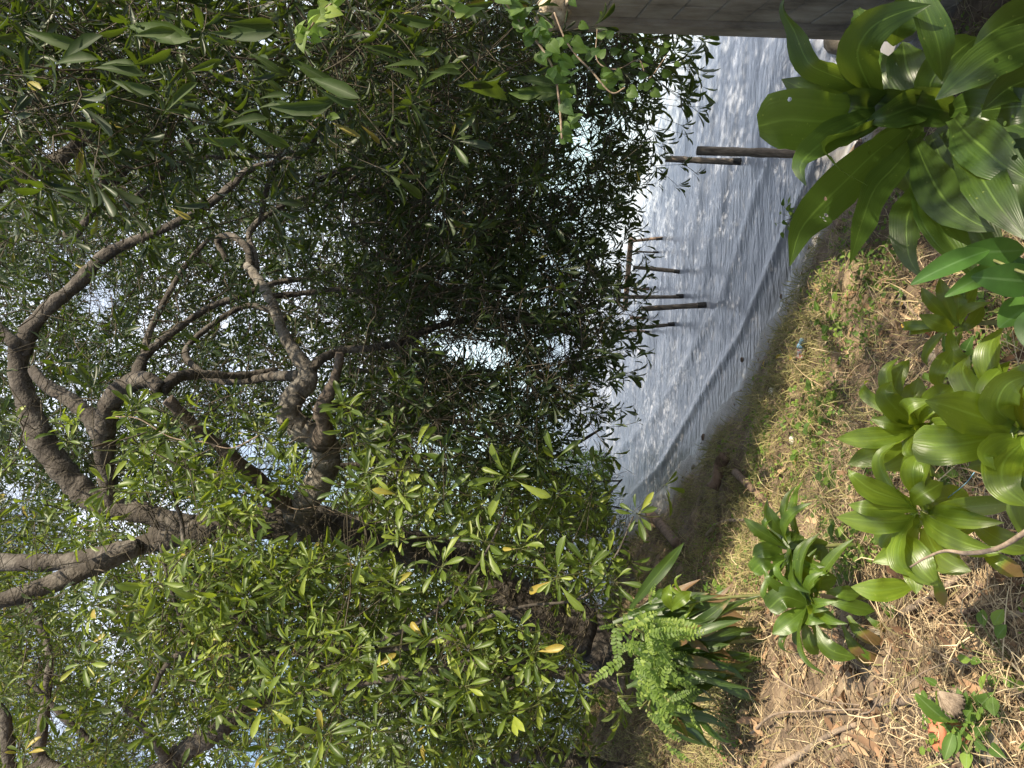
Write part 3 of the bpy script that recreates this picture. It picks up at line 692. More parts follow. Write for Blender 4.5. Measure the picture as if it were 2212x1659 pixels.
# long thin reaching branches seen against the water
limb('branch', [(575, 640, 6.2, 7), (640, 635, 6.3, 6), (740, 625, 6.4, 5), (860, 640, 6.5, 4), (960, 625, 6.6, 3), (1080, 600, 6.7, 2.5)], T1, seg=8)
limb('branch', [(690, 870, 6.2, 8), (780, 885, 6.4, 5), (870, 915, 6.6, 5), (950, 935, 6.8, 4), (1040, 960, 7, 3.5)], T1, seg=8)
limb('branch', [(760, 800, 6.3, 6), (860, 805, 6.4, 5), (950, 810, 6.5, 4), (1050, 800, 6.6, 3)], T1, seg=8)
limb('branch', [(890, 915, 6.6, 5), (1000, 850, 6.8, 4), (1090, 790, 6.9, 3), (1160, 740, 7, 2.5)], T1, seg=8)
limb('branch', [(700, 1010, 6.6, 9), (830, 1000, 6.8, 7), (980, 985, 7.0, 5), (1100, 1010, 7.2, 5), (1190, 990, 7.3, 5), (1260, 950, 7.4, 3.5), (1300, 925, 7.5, 2.5)], T1, seg=8)
crown1 = Crown(21)

# ------------------------------------------------------------------ second, overhanging tree at the right
b4 = G(1500, -900); b4[2] = 1.3
T4 = root('overhanging_tree', b4, 'overhanging tree whose branches and long leaves fill the upper right of the view', 'tree')
limb('limb', [(-120, 470, 5.0, 30), (-40, 420, 5.0, 28), (0, 388, 5.0, 24), (60, 372, 5.0, 22), (115, 352, 5.0, 19), (160, 318, 5.0, 17), (200, 280, 5.0, 18), (240, 220, 5.0, 14), (275, 170, 5.0, 10), (330, 90, 5.0, 7), (430, 20, 5.0, 5)], T4, rough=.09)
limb('limb', [(195, 285, 5.0, 12), (215, 340, 5.2, 11), (225, 400, 5.4, 11), (200, 455, 5.7, 10), (150, 520, 6.0, 8), (140, 470, 6.1, 6)], T4)
limb('limb', [(235, 405, 5.4, 9), (290, 350, 5.4, 7), (310, 320, 5.3, 5)], T4)
limb('branch', [(560, 480, 5.7, 5), (600, 340, 5.3, 7), (655, 335, 5.2, 7), (680, 300, 5.1, 6), (688, 240, 5.1, 5), (680, 150, 5.0, 4)], T4, seg=8)
limb('branch', [(240, 470, 5.6, 8), (330, 400, 5.5, 8), (400, 345, 5.5, 6), (470, 340, 5.4, 5), (600, 338, 5.3, 4)], T4, seg=8)
limb('branch', [(720, 400, 5.6, 4), (800, 330, 5.4, 7), (860, 275, 5.3, 7), (920, 230, 5.2, 6.5), (990, 205, 5.1, 5.5), (1060, 196, 5.0, 4.5), (1140, 205, 5.0, 3)], T4, seg=8)
limb('branch', [(660, 400, 5.7, 6), (720, 375, 5.6, 6.5), (790, 330, 5.4, 6), (850, 265, 5.3, 6), (905, 215, 5.2, 4)], T4, seg=8)
limb('branch', [(735, 430, 5.8, 5.5), (820, 405, 5.7, 6), (890, 365, 5.6, 5), (950, 340, 5.5, 3.5)], T4, seg=8, label='pale sunlit bare branch')
limb('branch', [(700, 450, 6, 4), (830, 330, 5.9, 5), (960, 290, 5.8, 6), (1040, 240, 5.8, 4), (1150, 215, 5.8, 3)], T4, seg=8)
limb('branch', [(800, 440, 6.0, 5), (940, 345, 5.9, 4), (1060, 380, 5.9, 3.5), (1180, 400, 5.9, 2.5)], T4, seg=8)
limb('branch', [(740, 105, 4.4, 3), (830, 110, 4.4, 3), (900, 95, 4.4, 2.5), (950, 70, 4.4, 2)], T4, seg=8)
crown4 = Crown(44)

# ------------------------------------------------------------------ left trees
b3 = P(1330, 1690, 6.2)
T3 = root('forked_tree', b3, 'forked tree at the left edge with dark rising limbs', 'tree')
limb('trunk', [(1350, 1675, 6.2, 26), (1240, 1648, 6.3, 20), (1145, 1628, 6.4, 15), (1080, 1652, 6.5, 14), (960, 1710, 6.5, 14), (700, 1760, 6.6, 20), (420, 1730, 6.6, 24)], T3, rough=.1)
limb('limb', [(300, 1720, 6.6, 30), (360, 1660, 6.6, 30), (410, 1615, 6.6, 27), (470, 1580, 6.6, 24), (520, 1540, 6.7, 20), (600, 1500, 6.9, 14), (700, 1480, 7.1, 10)], T3)
limb('limb', [(360, 1640, 6.5, 14), (330, 1600, 6.4, 9), (290, 1550, 6.4, 7), (255, 1510, 6.4, 5)], T3)
limb('limb', [(330, 1720, 6.9, 20), (180, 1690, 7.2, 18), (90, 1640, 7.3, 14), (92, 1580, 7.3, 13), (100, 1500, 7.3, 11), (105, 1400, 7.4, 9), (60, 1300, 7.5, 7)], T3)
limb('limb', [(100, 1650, 7.3, 10), (30, 1670, 7.2, 16), (15, 1600, 7.2, 15), (5, 1540, 7.2, 13), (-60, 1490, 7.2, 12)], T3)
limb('limb', [(60, 1470, 7.0, 4), (150, 1560, 7.0, 8), (200, 1605, 7.0, 6)], T3)
crown3 = Crown(33)

b2 = P(1345, 1480, 5.6)
T2 = root('young_tree', b2, 'slender young tree with sunlit rosettes of long leaves', 'tree')
limb('trunk', [(1345, 1478, 5.6, 22), (1270, 1462, 5.6, 18), (1190, 1450, 5.6, 13), (1080, 1420, 5.5, 11), (1000, 1432, 5.5, 11), (900, 1455, 5.4, 9), (760, 1480, 5.4, 6), (640, 1500, 5.4, 4)], T2)
limb('stem', [(1200, 1450, 5.6, 9), (1120, 1462, 5.5, 6), (1050, 1470, 5.5, 5.5), (960, 1500, 5.4, 4)], T2, seg=8)
limb('stem', [(1200, 1452, 5.6, 7), (1130, 1475, 5.5, 4), (1060, 1510, 5.4, 3)], T2, seg=8)
limb('stem', [(1080, 1425, 5.5, 9), (980, 1385, 5.5, 9), (870, 1400, 5.5, 8), (735, 1406, 5.5, 8), (560, 1416, 5.5, 7.5), (440, 1420, 5.5, 7), (385, 1415, 5.5, 7), (350, 1452, 5.5, 5.5), (328, 1500, 5.5, 4.5)], T2, seg=8)
limb('stem', [(735, 1406, 5.5, 7), (620, 1392, 5.4, 8), (560, 1362, 5.4, 7.5), (500, 1330, 5.4, 7), (430, 1268, 5.4, 6), (400, 1185, 5.4, 5.5), (392, 1125, 5.4, 4.5), (370, 1060, 5.3, 3)], T2, seg=8)
limb('stem', [(412, 1415, 5.5, 5), (390, 1340, 5.5, 4.5), (362, 1245, 5.5, 4), (345, 1170, 5.5, 3)], T2, seg=8)
limb('stem', [(735, 1406, 5.5, 6), (830, 1380, 5.3, 5), (940, 1320, 5.1, 4), (1040, 1210, 4.9, 3), (1110, 1060, 4.9, 2.5)], T2, seg=8)
limb('stem', [(900, 1400, 5.4, 5), (1010, 1350, 5.1, 4), (1130, 1310, 5.0, 3.5), (1260, 1290, 4.9, 2.5), (1330, 1200, 4.8, 2.2), (1368, 1115, 4.7, 2)], T2, seg=8)
crown2 = Crown(22)

# ---- foliage volumes (canopy regions), real depth in every one
CAN_EDGE = [(-150, -60), (1540, -60), (1550, 60), (1545, 110), (1500, 150), (1560, 215), (1550, 260), (1440, 290), (1420, 330), (1445, 370), (1380, 420), (1350, 480),
            (1360, 540), (1340, 580), (1375, 620), (1385, 680), (1360, 720), (1390, 770), (1350, 830), (1320, 870), (1290, 920), (1260, 960), (1190, 990), (-150, 1020)]
HOLES = [((1250, 280), 38, 60), ((1020, 760), 120, 45), ((1200, 760), 50, 36), ((940, 690), 36, 28), ((925, 975), 62, 30), ((840, 830), 35, 30), ((780, 800), 30, 26), ((1010, 950), 26, 22),
         ((1320, 250), 24, 22), ((1420, 190), 26, 28), ((1440, 240), 22, 26), ((140, 340), 70, 30), ((95, 315), 36, 26), ((215, 660), 50, 60), ((300, 700), 34, 36), ((480, 700), 30, 30), ((530, 960), 36, 34),
         ((620, 620), 26, 24), ((930, 470), 22, 24), ((1180, 345), 18, 22), ((1240, 470), 14, 30), ((310, 860), 16, 22), ((640, 1330), 34, 24), ((620, 1410), 34, 30), ((130, 1570), 44, 60), ((175, 1120), 40, 26),
         ((30, 1070), 40, 40), ((320, 1230), 20, 18), ((560, 1640), 40, 22), ((1180, 560), 20, 26), ((1090, 640), 16, 22), ((740, 470), 18, 18), ((870, 1580), 16, 16), ((1440, 470), 20, 40)]
def holes(x, y):
    m_ = np.zeros(len(x), bool)
    for (a, b), ra, rb in HOLES:
        m_ |= ((x - a) / ra) ** 2 + ((y - b) / rb) ** 2 < (.72 + .25 * np.sin(x * .13 + y * .09)) ** 2
    return m_
def limbclear(x, y):
    """keep the pale looping limb and the thick limbs in view from a spray hanging right in front of them"""
    return holes(x, y)
A_ = [(x, min(max(y, 330), 1020)) for x, y in CAN_EDGE]
# centre canopy, in front of the water (shaded)
def clear2(x, y):
    m_ = holes(x, y)
    for a_, b_, w_ in LIMBS2D:
        if a_[1] < 1060: m_ |= seg_d(x, y, a_, b_) < w_ + 8
        elif w_ > 13: m_ |= seg_d(x, y, a_, b_) < w_ * (.85 + .5 * np.sin(x * .021 + y * .017)) + (12 if a_[0] < 520 else 0)
    return m_
def seg_d(x, y, a_, b_):
    ab = b_ - a_; t = np.clip(((x - a_[0]) * ab[0] + (y - a_[1]) * ab[1]) / (ab @ ab), 0, 1)
    return np.hypot(x - a_[0] - t * ab[0], y - a_[1] - t * ab[1])
def clear1(x, y):
    """sprays that would hang right in front of the thick pale limbs are left off"""
    m_ = holes(x, y)
    for a_, b_, w_ in LIMBS2D:
        ab = b_ - a_; t = np.clip(((x - a_[0]) * ab[0] + (y - a_[1]) * ab[1]) / (ab @ ab), 0, 1)
        m_ |= np.hypot(x - a_[0] - t * ab[0], y - a_[1] - t * ab[1]) < w_ * 1.2 + 20
    return m_
UPC = [(-150, 300), (980, 250), (1100, 500), (1050, 800), (960, 1010), (-150, 1040)]
crown1.fill(UPC, 1250, (7.0, 10.0), L=.115, thr=-.10, scale=.75, seed=2, bias=(.1, -.2, -.35), per=5, keepout=holes, spread=(.35, 1.1), wid=.23)
crown1.fill(UPC, 260, (4.6, 6.0), L=.115, thr=.1, scale=.9, seed=14, bias=(.1, -.2, -.5), per=4, keepout=clear1, spread=(.35, 1.1), wid=.23)
low = [(800, 300), (1240, 210), (1350, 300), (1375, 370), (1350, 420), (1310, 480), (1325, 540), (1310, 580), (1345, 620), (1355, 680), (1330, 720), (1355, 770), (1320, 830), (1290, 870), (1255, 920), (1200, 960), (1150, 1000), (880, 1010), (800, 960)]
crown1.fill(low, 540, (4.7, 6.2), L=.10, thr=-.22, scale=1.0, seed=8, bias=(.1, -.1, -.75), per=5, keepout=clear1, spread=(.3, .95), wid=.24, rad_=.22)
crown1.fill([(x - 60, y) for x, y in low], 260, (6.2, 8.4), L=.11, thr=-.18, scale=.9, seed=18, bias=(.1, -.1, -.75), per=5, keepout=holes, spread=(.3, .95), wid=.24, rad_=.22)
crown1.fill([(740, 40), (1240, 40), (1240, 215), (740, 330)], 330, (5.6, 8.2), L=.115, thr=-.3, scale=.9, seed=28, bias=(.1, -.1, -.6), per=5, keepout=holes, spread=(.3, 1.0), wid=.23)
# high canopy, far side
crown1.fill([(-200, -50), (760, -50), (900, 1000), (-200, 1240)], 700, (10.5, 14), L=.15, thr=-.4, scale=.5, seed=55, bias=(0, -.3, .1), per=6, keepout=holes, wid=.25, rad_=.4)
crown1.fill([(-200, -50), (760, -50), (820, 1000), (-200, 1240)], 900, (8.5, 12), L=.13, thr=-.25, scale=.6, seed=5, bias=(0, -.3, .1), per=5, keepout=holes, wid=.23)
# right, near: long leaves hanging close to the eye
crown4.fill([(-150, -60), (1120, -60), (1150, 60), (1080, 200), (700, 260), (300, 400), (-150, 520)], 400, (3.5, 5.2), L=.13, thr=-.05, scale=.8, seed=3, bias=(-.2, -.1, -.7), per=4, hi=True, keepout=holes, spread=(.3, 1.0), wid=.22)
crown4.fill([(1050, -60), (1490, -60), (1500, 60), (1470, 110), (1440, 160), (1500, 205), (1490, 260), (1400, 265), (1250, 210), (1080, 200)], 130, (4.6, 6.0), L=.125, thr=-.25, scale=.9, seed=4, bias=(-.2, -.1, -.8), per=4, hi=True, keepout=holes, spread=(.3, .95), wid=.23)
# unseen sprays added overhead at the right to shade the plants and near-wall water
r0 = np.random.default_rng(404); pc = np.stack([1.55 + 3.0 * r0.random(240), -2.2 + 3.9 * r0.random(240), 3.9 + .8 * r0.random(240)], 1)
pc = pc[noise3(pc, .7, 91) > -.35]; pw = np.stack([2.9 + 3.4 * r0.random(330), 3.1 + 3.0 * r0.random(330), 3.3 + 1.5 * r0.random(330)], 1)
pw = pw[pw[:, 0] > .62 * pw[:, 1] + .5]
pc = np.vstack([pc, pw])
pcr = (pc[:, None] + r0.normal(size=(len(pc), 6, 3)) * .25).reshape(-1, 3)
crown4.sprays(pcr, norm(r0.normal(size=pcr.shape) + np.array([0, 0, .2])), L=.15, k=8, spread=(.4, 1.3))
# left: sunlit mass
LEFT = [(-150, 1010), (300, 1130), (520, 1150), (700, 1060), (880, 985), (1150, 1010), (1280, 1110), (1340, 1130), (1350, 1230), (1310, 1300), (1290, 1420), (1300, 1560), (1300, 1720), (-150, 1720)]
crown3.fill([(a_, b_) for a_, b_ in LEFT], 640, (9.5, 14), L=.15, thr=-.3, scale=.5, seed=66, bias=(.15, -.3, .0), per=6, keepout=holes, wid=.26, rad_=.4)
crown3.fill(LEFT, 1250, (7.6, 10.8), L=.13, thr=-.18, scale=.6, seed=6, bias=(.15, -.3, .0), per=5, keepout=holes, wid=.24)
crown3.fill([(-150, 1150), (700, 1180), (1050, 1490), (1290, 1560), (1290, 1720), (-150, 1720)], 210, (5.4, 6.4), L=.125, thr=.05, scale=.8, seed=12, bias=(.2, -.4, .0), per=5, hi=True, keepout=clear2, wid=.24)
crown2.fill([(60, 950), (420, 900), (620, 1080), (880, 960), (1130, 1010), (1290, 1120), (1340, 1120), (1340, 1250), (1290, 1330), (1180, 1530), (900, 1600), (600, 1640), (420, 1500), (250, 1250), (80, 1060)], 460, (4.7, 6.2), L=.125, thr=.06, scale=.8, seed=7, bias=(.2, -.6, .0), per=4, hi=True, keepout=clear2, wid=.24)
crown1.build(T1, M_TREE); crown4.build(T4, M_TREE); crown3.build(T3, M_SUNLIT)

# hero rosettes of the young tree: each leaf its own object
HERO = [(850, 1273, 1), (924, 1386, .9), (817, 1399, .95), (800, 1449, 1), (904, 1496, .95), (1004, 1483, .85), (1117, 1356, 1.05), (1147, 1413, .9), (1100, 1539, 1.1), (1197, 1249, 1.2),
        (1320, 1253, 1), (1044, 1169, .9), (1120, 1183, .95), (934, 1169, .9), (864, 1166, .9), (950, 1223, .9), (924, 1566, .9), (810, 1579, .85), (757, 1419, .95), (1375, 1109, 1), (894, 970, 1),
        (794, 1020, 1), (870, 1070, 1), (954, 1070, 1), (1097, 1030, 1), (200, 1306, 1), (180, 1429, 1), (530, 1109, .85), (290, 880, 1.1), (145, 953, .9), (233, 1050, .9), (697, 1589, .9), (573, 1523, .9)]
lm = []
for k in range(5):
    r = np.random.default_rng(100 + k)
    V, T, Q, ra, lu = leaves_batch(TPL[('obl', True)], np.zeros((1, 3)), np.array([[1., 0, 0]]), np.array([[0, 0, 1.]]), np.ones(1), np.array([.23 + .05 * r.random()]), np.array([.3]), np.array([.02 + .3 * r.random()]))
    V[:, 2] += .03 * np.sin(V[:, 0] * 9 + k) * np.abs(V[:, 1]) * 4
    me = mesh_np('leaf', V, T, Q, {'rnd': ra, 'lu': lu}); me.materials.append(M_BRIGHTLIT); lm.append(me)
r = np.random.default_rng(7)
for X, Y, s in HERO:
    d = 4.3 + .3 * r.random(); c = P(X, Y, d)
    ax = norm(norm(CAM - c) * .75 + np.array([.25, 0, .35]) + r.normal(size=3) * .2)
    pb, lb, dx, nn, ln = rosette_leaves(c[None], ax[None], 9, (.6, 1.5), .128 * s * (.85 + .35 * r.random()), r, .28)
    V, Q, ra = ribbons(pb, lb + dx * .012, np.full(9, .003), np.zeros((9, 3)), np.full(9, .5), 1, r)
    mb = MB(); mb.add(V, Q)
    back = c - ax * .16 + np.array([0, .06, -.05]); V, Q, T = tube(smooth_path([back + np.array([-.02, .12, -.12]), back, c], 4), .004, 5, caps=False); mb.add(V, Q, T)
    tw = obj('leafy_twig', mb.mesh('leafy_twig'), M_STEM, T2, at=c)
    for k in range(9):
        x_ = norm(dx[k]); y_ = norm(np.cross(nn[k], x_)); z_ = np.cross(x_, y_)
        M = np.eye(4); M[:3, 0] = x_ * ln[k]; M[:3, 1] = y_ * ln[k]; M[:3, 2] = z_ * ln[k]; M[:3, 3] = lb[k]
        inst('leaf', lm[int(r.integers(5))], M, tw)
crown2.build(T2, M_BRIGHTLIT)

lm4 = []
for me in lm:
    m2_ = me.copy(); m2_.materials.clear(); m2_.materials.append(M_NEAR); lm4.append(m2_)
# large leaves hanging near the eye, upper right
NEAR = [(680, 190, 740, 215, 2.9), (560, 215, 640, 200, 2.7), (575, 235, 690, 250, 2.6), (505, 270, 560, 225, 2.8), (510, 285, 590, 330, 2.7), (615, 250, 700, 262, 2.9), (230, 150, 320, 155, 3.1),
        (240, 170, 330, 195, 3.0), (300, 60, 390, 95, 3.1), (420, 150, 500, 165, 3.0), (380, 300, 440, 285, 3.2), (430, 280, 500, 310, 2.9), (620, 140, 720, 150, 3.1), (1000, 190, 1080, 180, 3.0),
        (1110, 180, 1190, 190, 3.0), (1090, 220, 1180, 190, 3.1), (290, 110, 380, 90, 3.0), (640, 60, 740, 40, 3.0), (120, 150, 210, 120, 3.1), (60, 60, 150, 80, 3.2), (150, 250, 240, 230, 3.2),
        (470, 60, 560, 45, 3.0), (760, 80, 850, 110, 3.2), (820, 150, 900, 130, 3.1), (540, 120, 620, 105, 2.9), (850, 40, 930, 60, 3.1), (930, 160, 1010, 120, 3.2), (350, 230, 430, 215, 3.0)]
for X0, Y0, X1, Y1, d in NEAR:
    for q_ in range(2):
        a = P(X0 + r.normal() * 14, Y0 + r.normal() * 14, d + r.normal() * .1); e = P(X1 + r.normal() * 26, Y1 + r.normal() * 26, d - .04 + r.normal() * .04)
        ln = np.linalg.norm(e - a); x_ = (e - a) / ln
        nn = norm(-norm(a - CAM) * .6 + np.array([.1, 0, .7]) + r.normal(size=3) * .3)
        y_ = norm(np.cross(nn, x_)); z_ = np.cross(x_, y_)
        ln *= .78; M = np.eye(4); M[:3, 0] = x_ * ln; M[:3, 1] = y_ * ln * .85; M[:3, 2] = z_ * ln; M[:3, 3] = a
        inst('leaf', lm4[int(r.integers(5))], M, T4)

# ------------------------------------------------------------------ feathery shrub beyond, on the far point
b5 = P(1345, 1060, 10.2); b5[2] = .3
T5 = root('feathery_bush', b5, 'fine leaved bright green bush on the far point beside the water', 'bush')
c5 = Crown(55); r = c5.r
n = 900; X = 1180 + 140 * r.random(n); Y = 975 + 190 * r.random(n); ok = (Y > 975 + 1.1 * np.maximum(0, 1225 - X)) & (((X - 1260) / 85) ** 2 + ((Y - 1060) / 90) ** 2 < 1.1)
c = Pa(X[ok], Y[ok], 9.4 + 1.4 * r.random(ok.sum()))
c5.sprays(c, norm(r.normal(size=c.shape) + np.array([.2, -.3, .3])), L=.05, k=12, spread=(.2, 1.4), wid=.35, petiole=False, stem=.25, kind='ell')
for k in range(7):
    V, Q, T = tube(smooth_path([b5 + r.normal(size=3) * .1, b5 + r.normal(size=3) * .25 + np.array([0, 0, .5]), P(1240 + 30 * r.normal(), 1050 + 40 * r.normal(), 10.2)], 4), .012, 5); c5.W.add(V, Q, T)
tag(obj('foliage', c5.L.mesh('foliage'), M_SHRUB, T5), kind='stuff'); tag(obj('stems', c5.W.mesh('stems'), M_TWIG, T5), kind='stuff')

# ------------------------------------------------------------------ pinnate shrub in the light, left
bp_ = G(1500, 1440)
T6 = root('pinnate_shrub', bp_, 'light green shrub of small paired leaflets left of the dark strap leaves', 'shrub')
r = np.random.default_rng(66); stems = MB(); fm = []
for v in range(4):      # four frond shapes, shared
    n = 11; t = (np.arange(n) + 1) / n
    pos = np.stack([t, 0 * t, -.25 * t ** 2], 1); pos = np.repeat(pos, 2, 0); sg = np.tile([1., -1.], n)
    dx = np.stack([np.full(2 * n, .35), sg, np.full(2 * n, .08)], 1) + r.normal(size=(2 * n, 3)) * .12
    ln = (.17 * np.sin(np.repeat(t, 2) * 2.6 + .35) + .05)
    V, T, Q, ra, lu = leaves_batch(TPL[('round', False)], pos, dx, np.tile([0, 0, 1.], (2 * n, 1)) + r.normal(size=(2 * n, 3)) * .25, ln, ln * .55, r.random(2 * n) * .5, np.zeros(2 * n))
    mb = MB(); mb.add(V, Q, T, rnd=ra, lu=lu)
    V, Q = thin_tubes(pos[0:2 * n - 2:2], pos[2::2], np.full(n - 1, .008), np.full(n - 1, .006), np.zeros((n - 1, 3)), 1); mb.add(V, Q, None, rnd=.9, lu=0.)
    me = mb.mesh('frond'); me.materials.append(M_SHRUB); fm.append(me)
for k in range(78):
    t = r.random(); X = 1372 + 30 * r.normal() + 48 * t; Y = 1325 + 215 * t + r.normal() * 26
    d = 3.45 + .5 * r.random(); c = P(X, Y, d)
    dr = norm(np.array([r.normal() * .9, -.55 + r.normal() * .35, r.normal() * .6 - .1])); nn = norm(np.array([.2, -.5, .8]) + r.normal(size=3) * .45)
    y_ = norm(np.cross(nn, dr)); z_ = np.cross(dr, y_); s = .09 + .10 * r.random()
    M = np.eye(4); M[:3, 0] = dr * s; M[:3, 1] = y_ * s * .85; M[:3, 2] = z_ * s; M[:3, 3] = c
    inst('frond', fm[k % 4], M, T6)
    if k % 5 == 0:
        V, Q, T = tube(smooth_path([bp_, (bp_ + c) / 2 + r.normal(size=3) * .08, c], 4), .006, 5); stems.add(V, Q, T)
tag(obj('stems', stems.mesh('stems'), M_STEM, T6), kind='stuff')

# ------------------------------------------------------------------ strap-leaved plants
STRAP_NOW = [None]
def strap_leaf(parent, pts3, w, twist=0.0, wave=.10, age=0.0, blunt=False, fold=.18, seed=0, nseg=18, facing=None, curl=0.0):
    r = np.random.default_rng(seed)
    path = smooth_path(pts3, max(3, nseg // max(1, len(pts3) - 1)))
    n = len(path); s = np.concatenate([[0], np.cumsum(np.linalg.norm(np.diff(path, axis=0), axis=1))]); L_ = s[-1]; s /= L_
    tan = norm(np.gradient(path, axis=0))
    view = norm(CAM - path) if facing is None else np.tile(norm(np.array(facing, float)), (n, 1))
    side = norm(np.cross(tan, view)); nrm = norm(np.cross(side, tan))
    tw = twist * s + curl * np.sin(s * 3.3 + seed)
    sd_ = side * np.cos(tw)[:, None] + nrm * np.sin(tw)[:, None]; nr = norm(np.cross(sd_, tan))
    if blunt: prof = np.interp(s, [0, .1, .4, .75, .93, 1], [.30, .38, .85, 1, .9, .35])
    else: prof = np.interp(s, [0, .12, .3, .55, .75, .9, 1], [.34, .38, .75, 1, .85, .42, .02])
    us = np.linspace(-1, 1, 9)
    ph = r.random(4) * 6.28
    V = []
    for k in range(n):
        hw = w / 2 * prof[k]
        off = us[:, None] * hw * sd_[k]
        wv = wave * w * (np.abs(us) ** 2) * (np.sin(s[k] * 15 + ph[0] + (us > 0) * 2.2) * .6 + np.sin(s[k] * 27 + ph[1] + (us > 0) * 1.4) * .35) * prof[k]
        zf = -fold * hw * (np.abs(us) ** 1.6 - .2) * -1 + wv
        V.append(path[k] + off + zf[:, None] * nr[k])
    V = np.vstack(V); m_ = 9
    i = (np.arange(n - 1)[:, None] * m_ + np.arange(m_ - 1)).ravel(); Q = np.stack([i, i + 1, i + m_ + 1, i + m_], 1)
    me = mesh_np('leaf', V, None, Q, {'lu': np.tile(us, n), 'lv': np.repeat(s, m_), 'age': np.full(n * m_, age)})
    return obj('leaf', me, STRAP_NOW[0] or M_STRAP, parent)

def px_leaf(parent, pts, d0, d1, wpx, lift=0.04, **kw):
    """picture polyline base -> tip; depth runs d0 -> d1, arching forward a little"""
    k = len(pts); P3 = []
    for j, (X, Y) in enumerate(pts):
        t = j / (k - 1); d = d0 + (d1 - d0) * t - lift * math.sin(math.pi * t)
        P3.append(P(X, Y, d))
    dm = (d0 + d1) / 2
    return strap_leaf(parent, np.array(P3), 1.18 * wpx * dm / FPX, **kw)

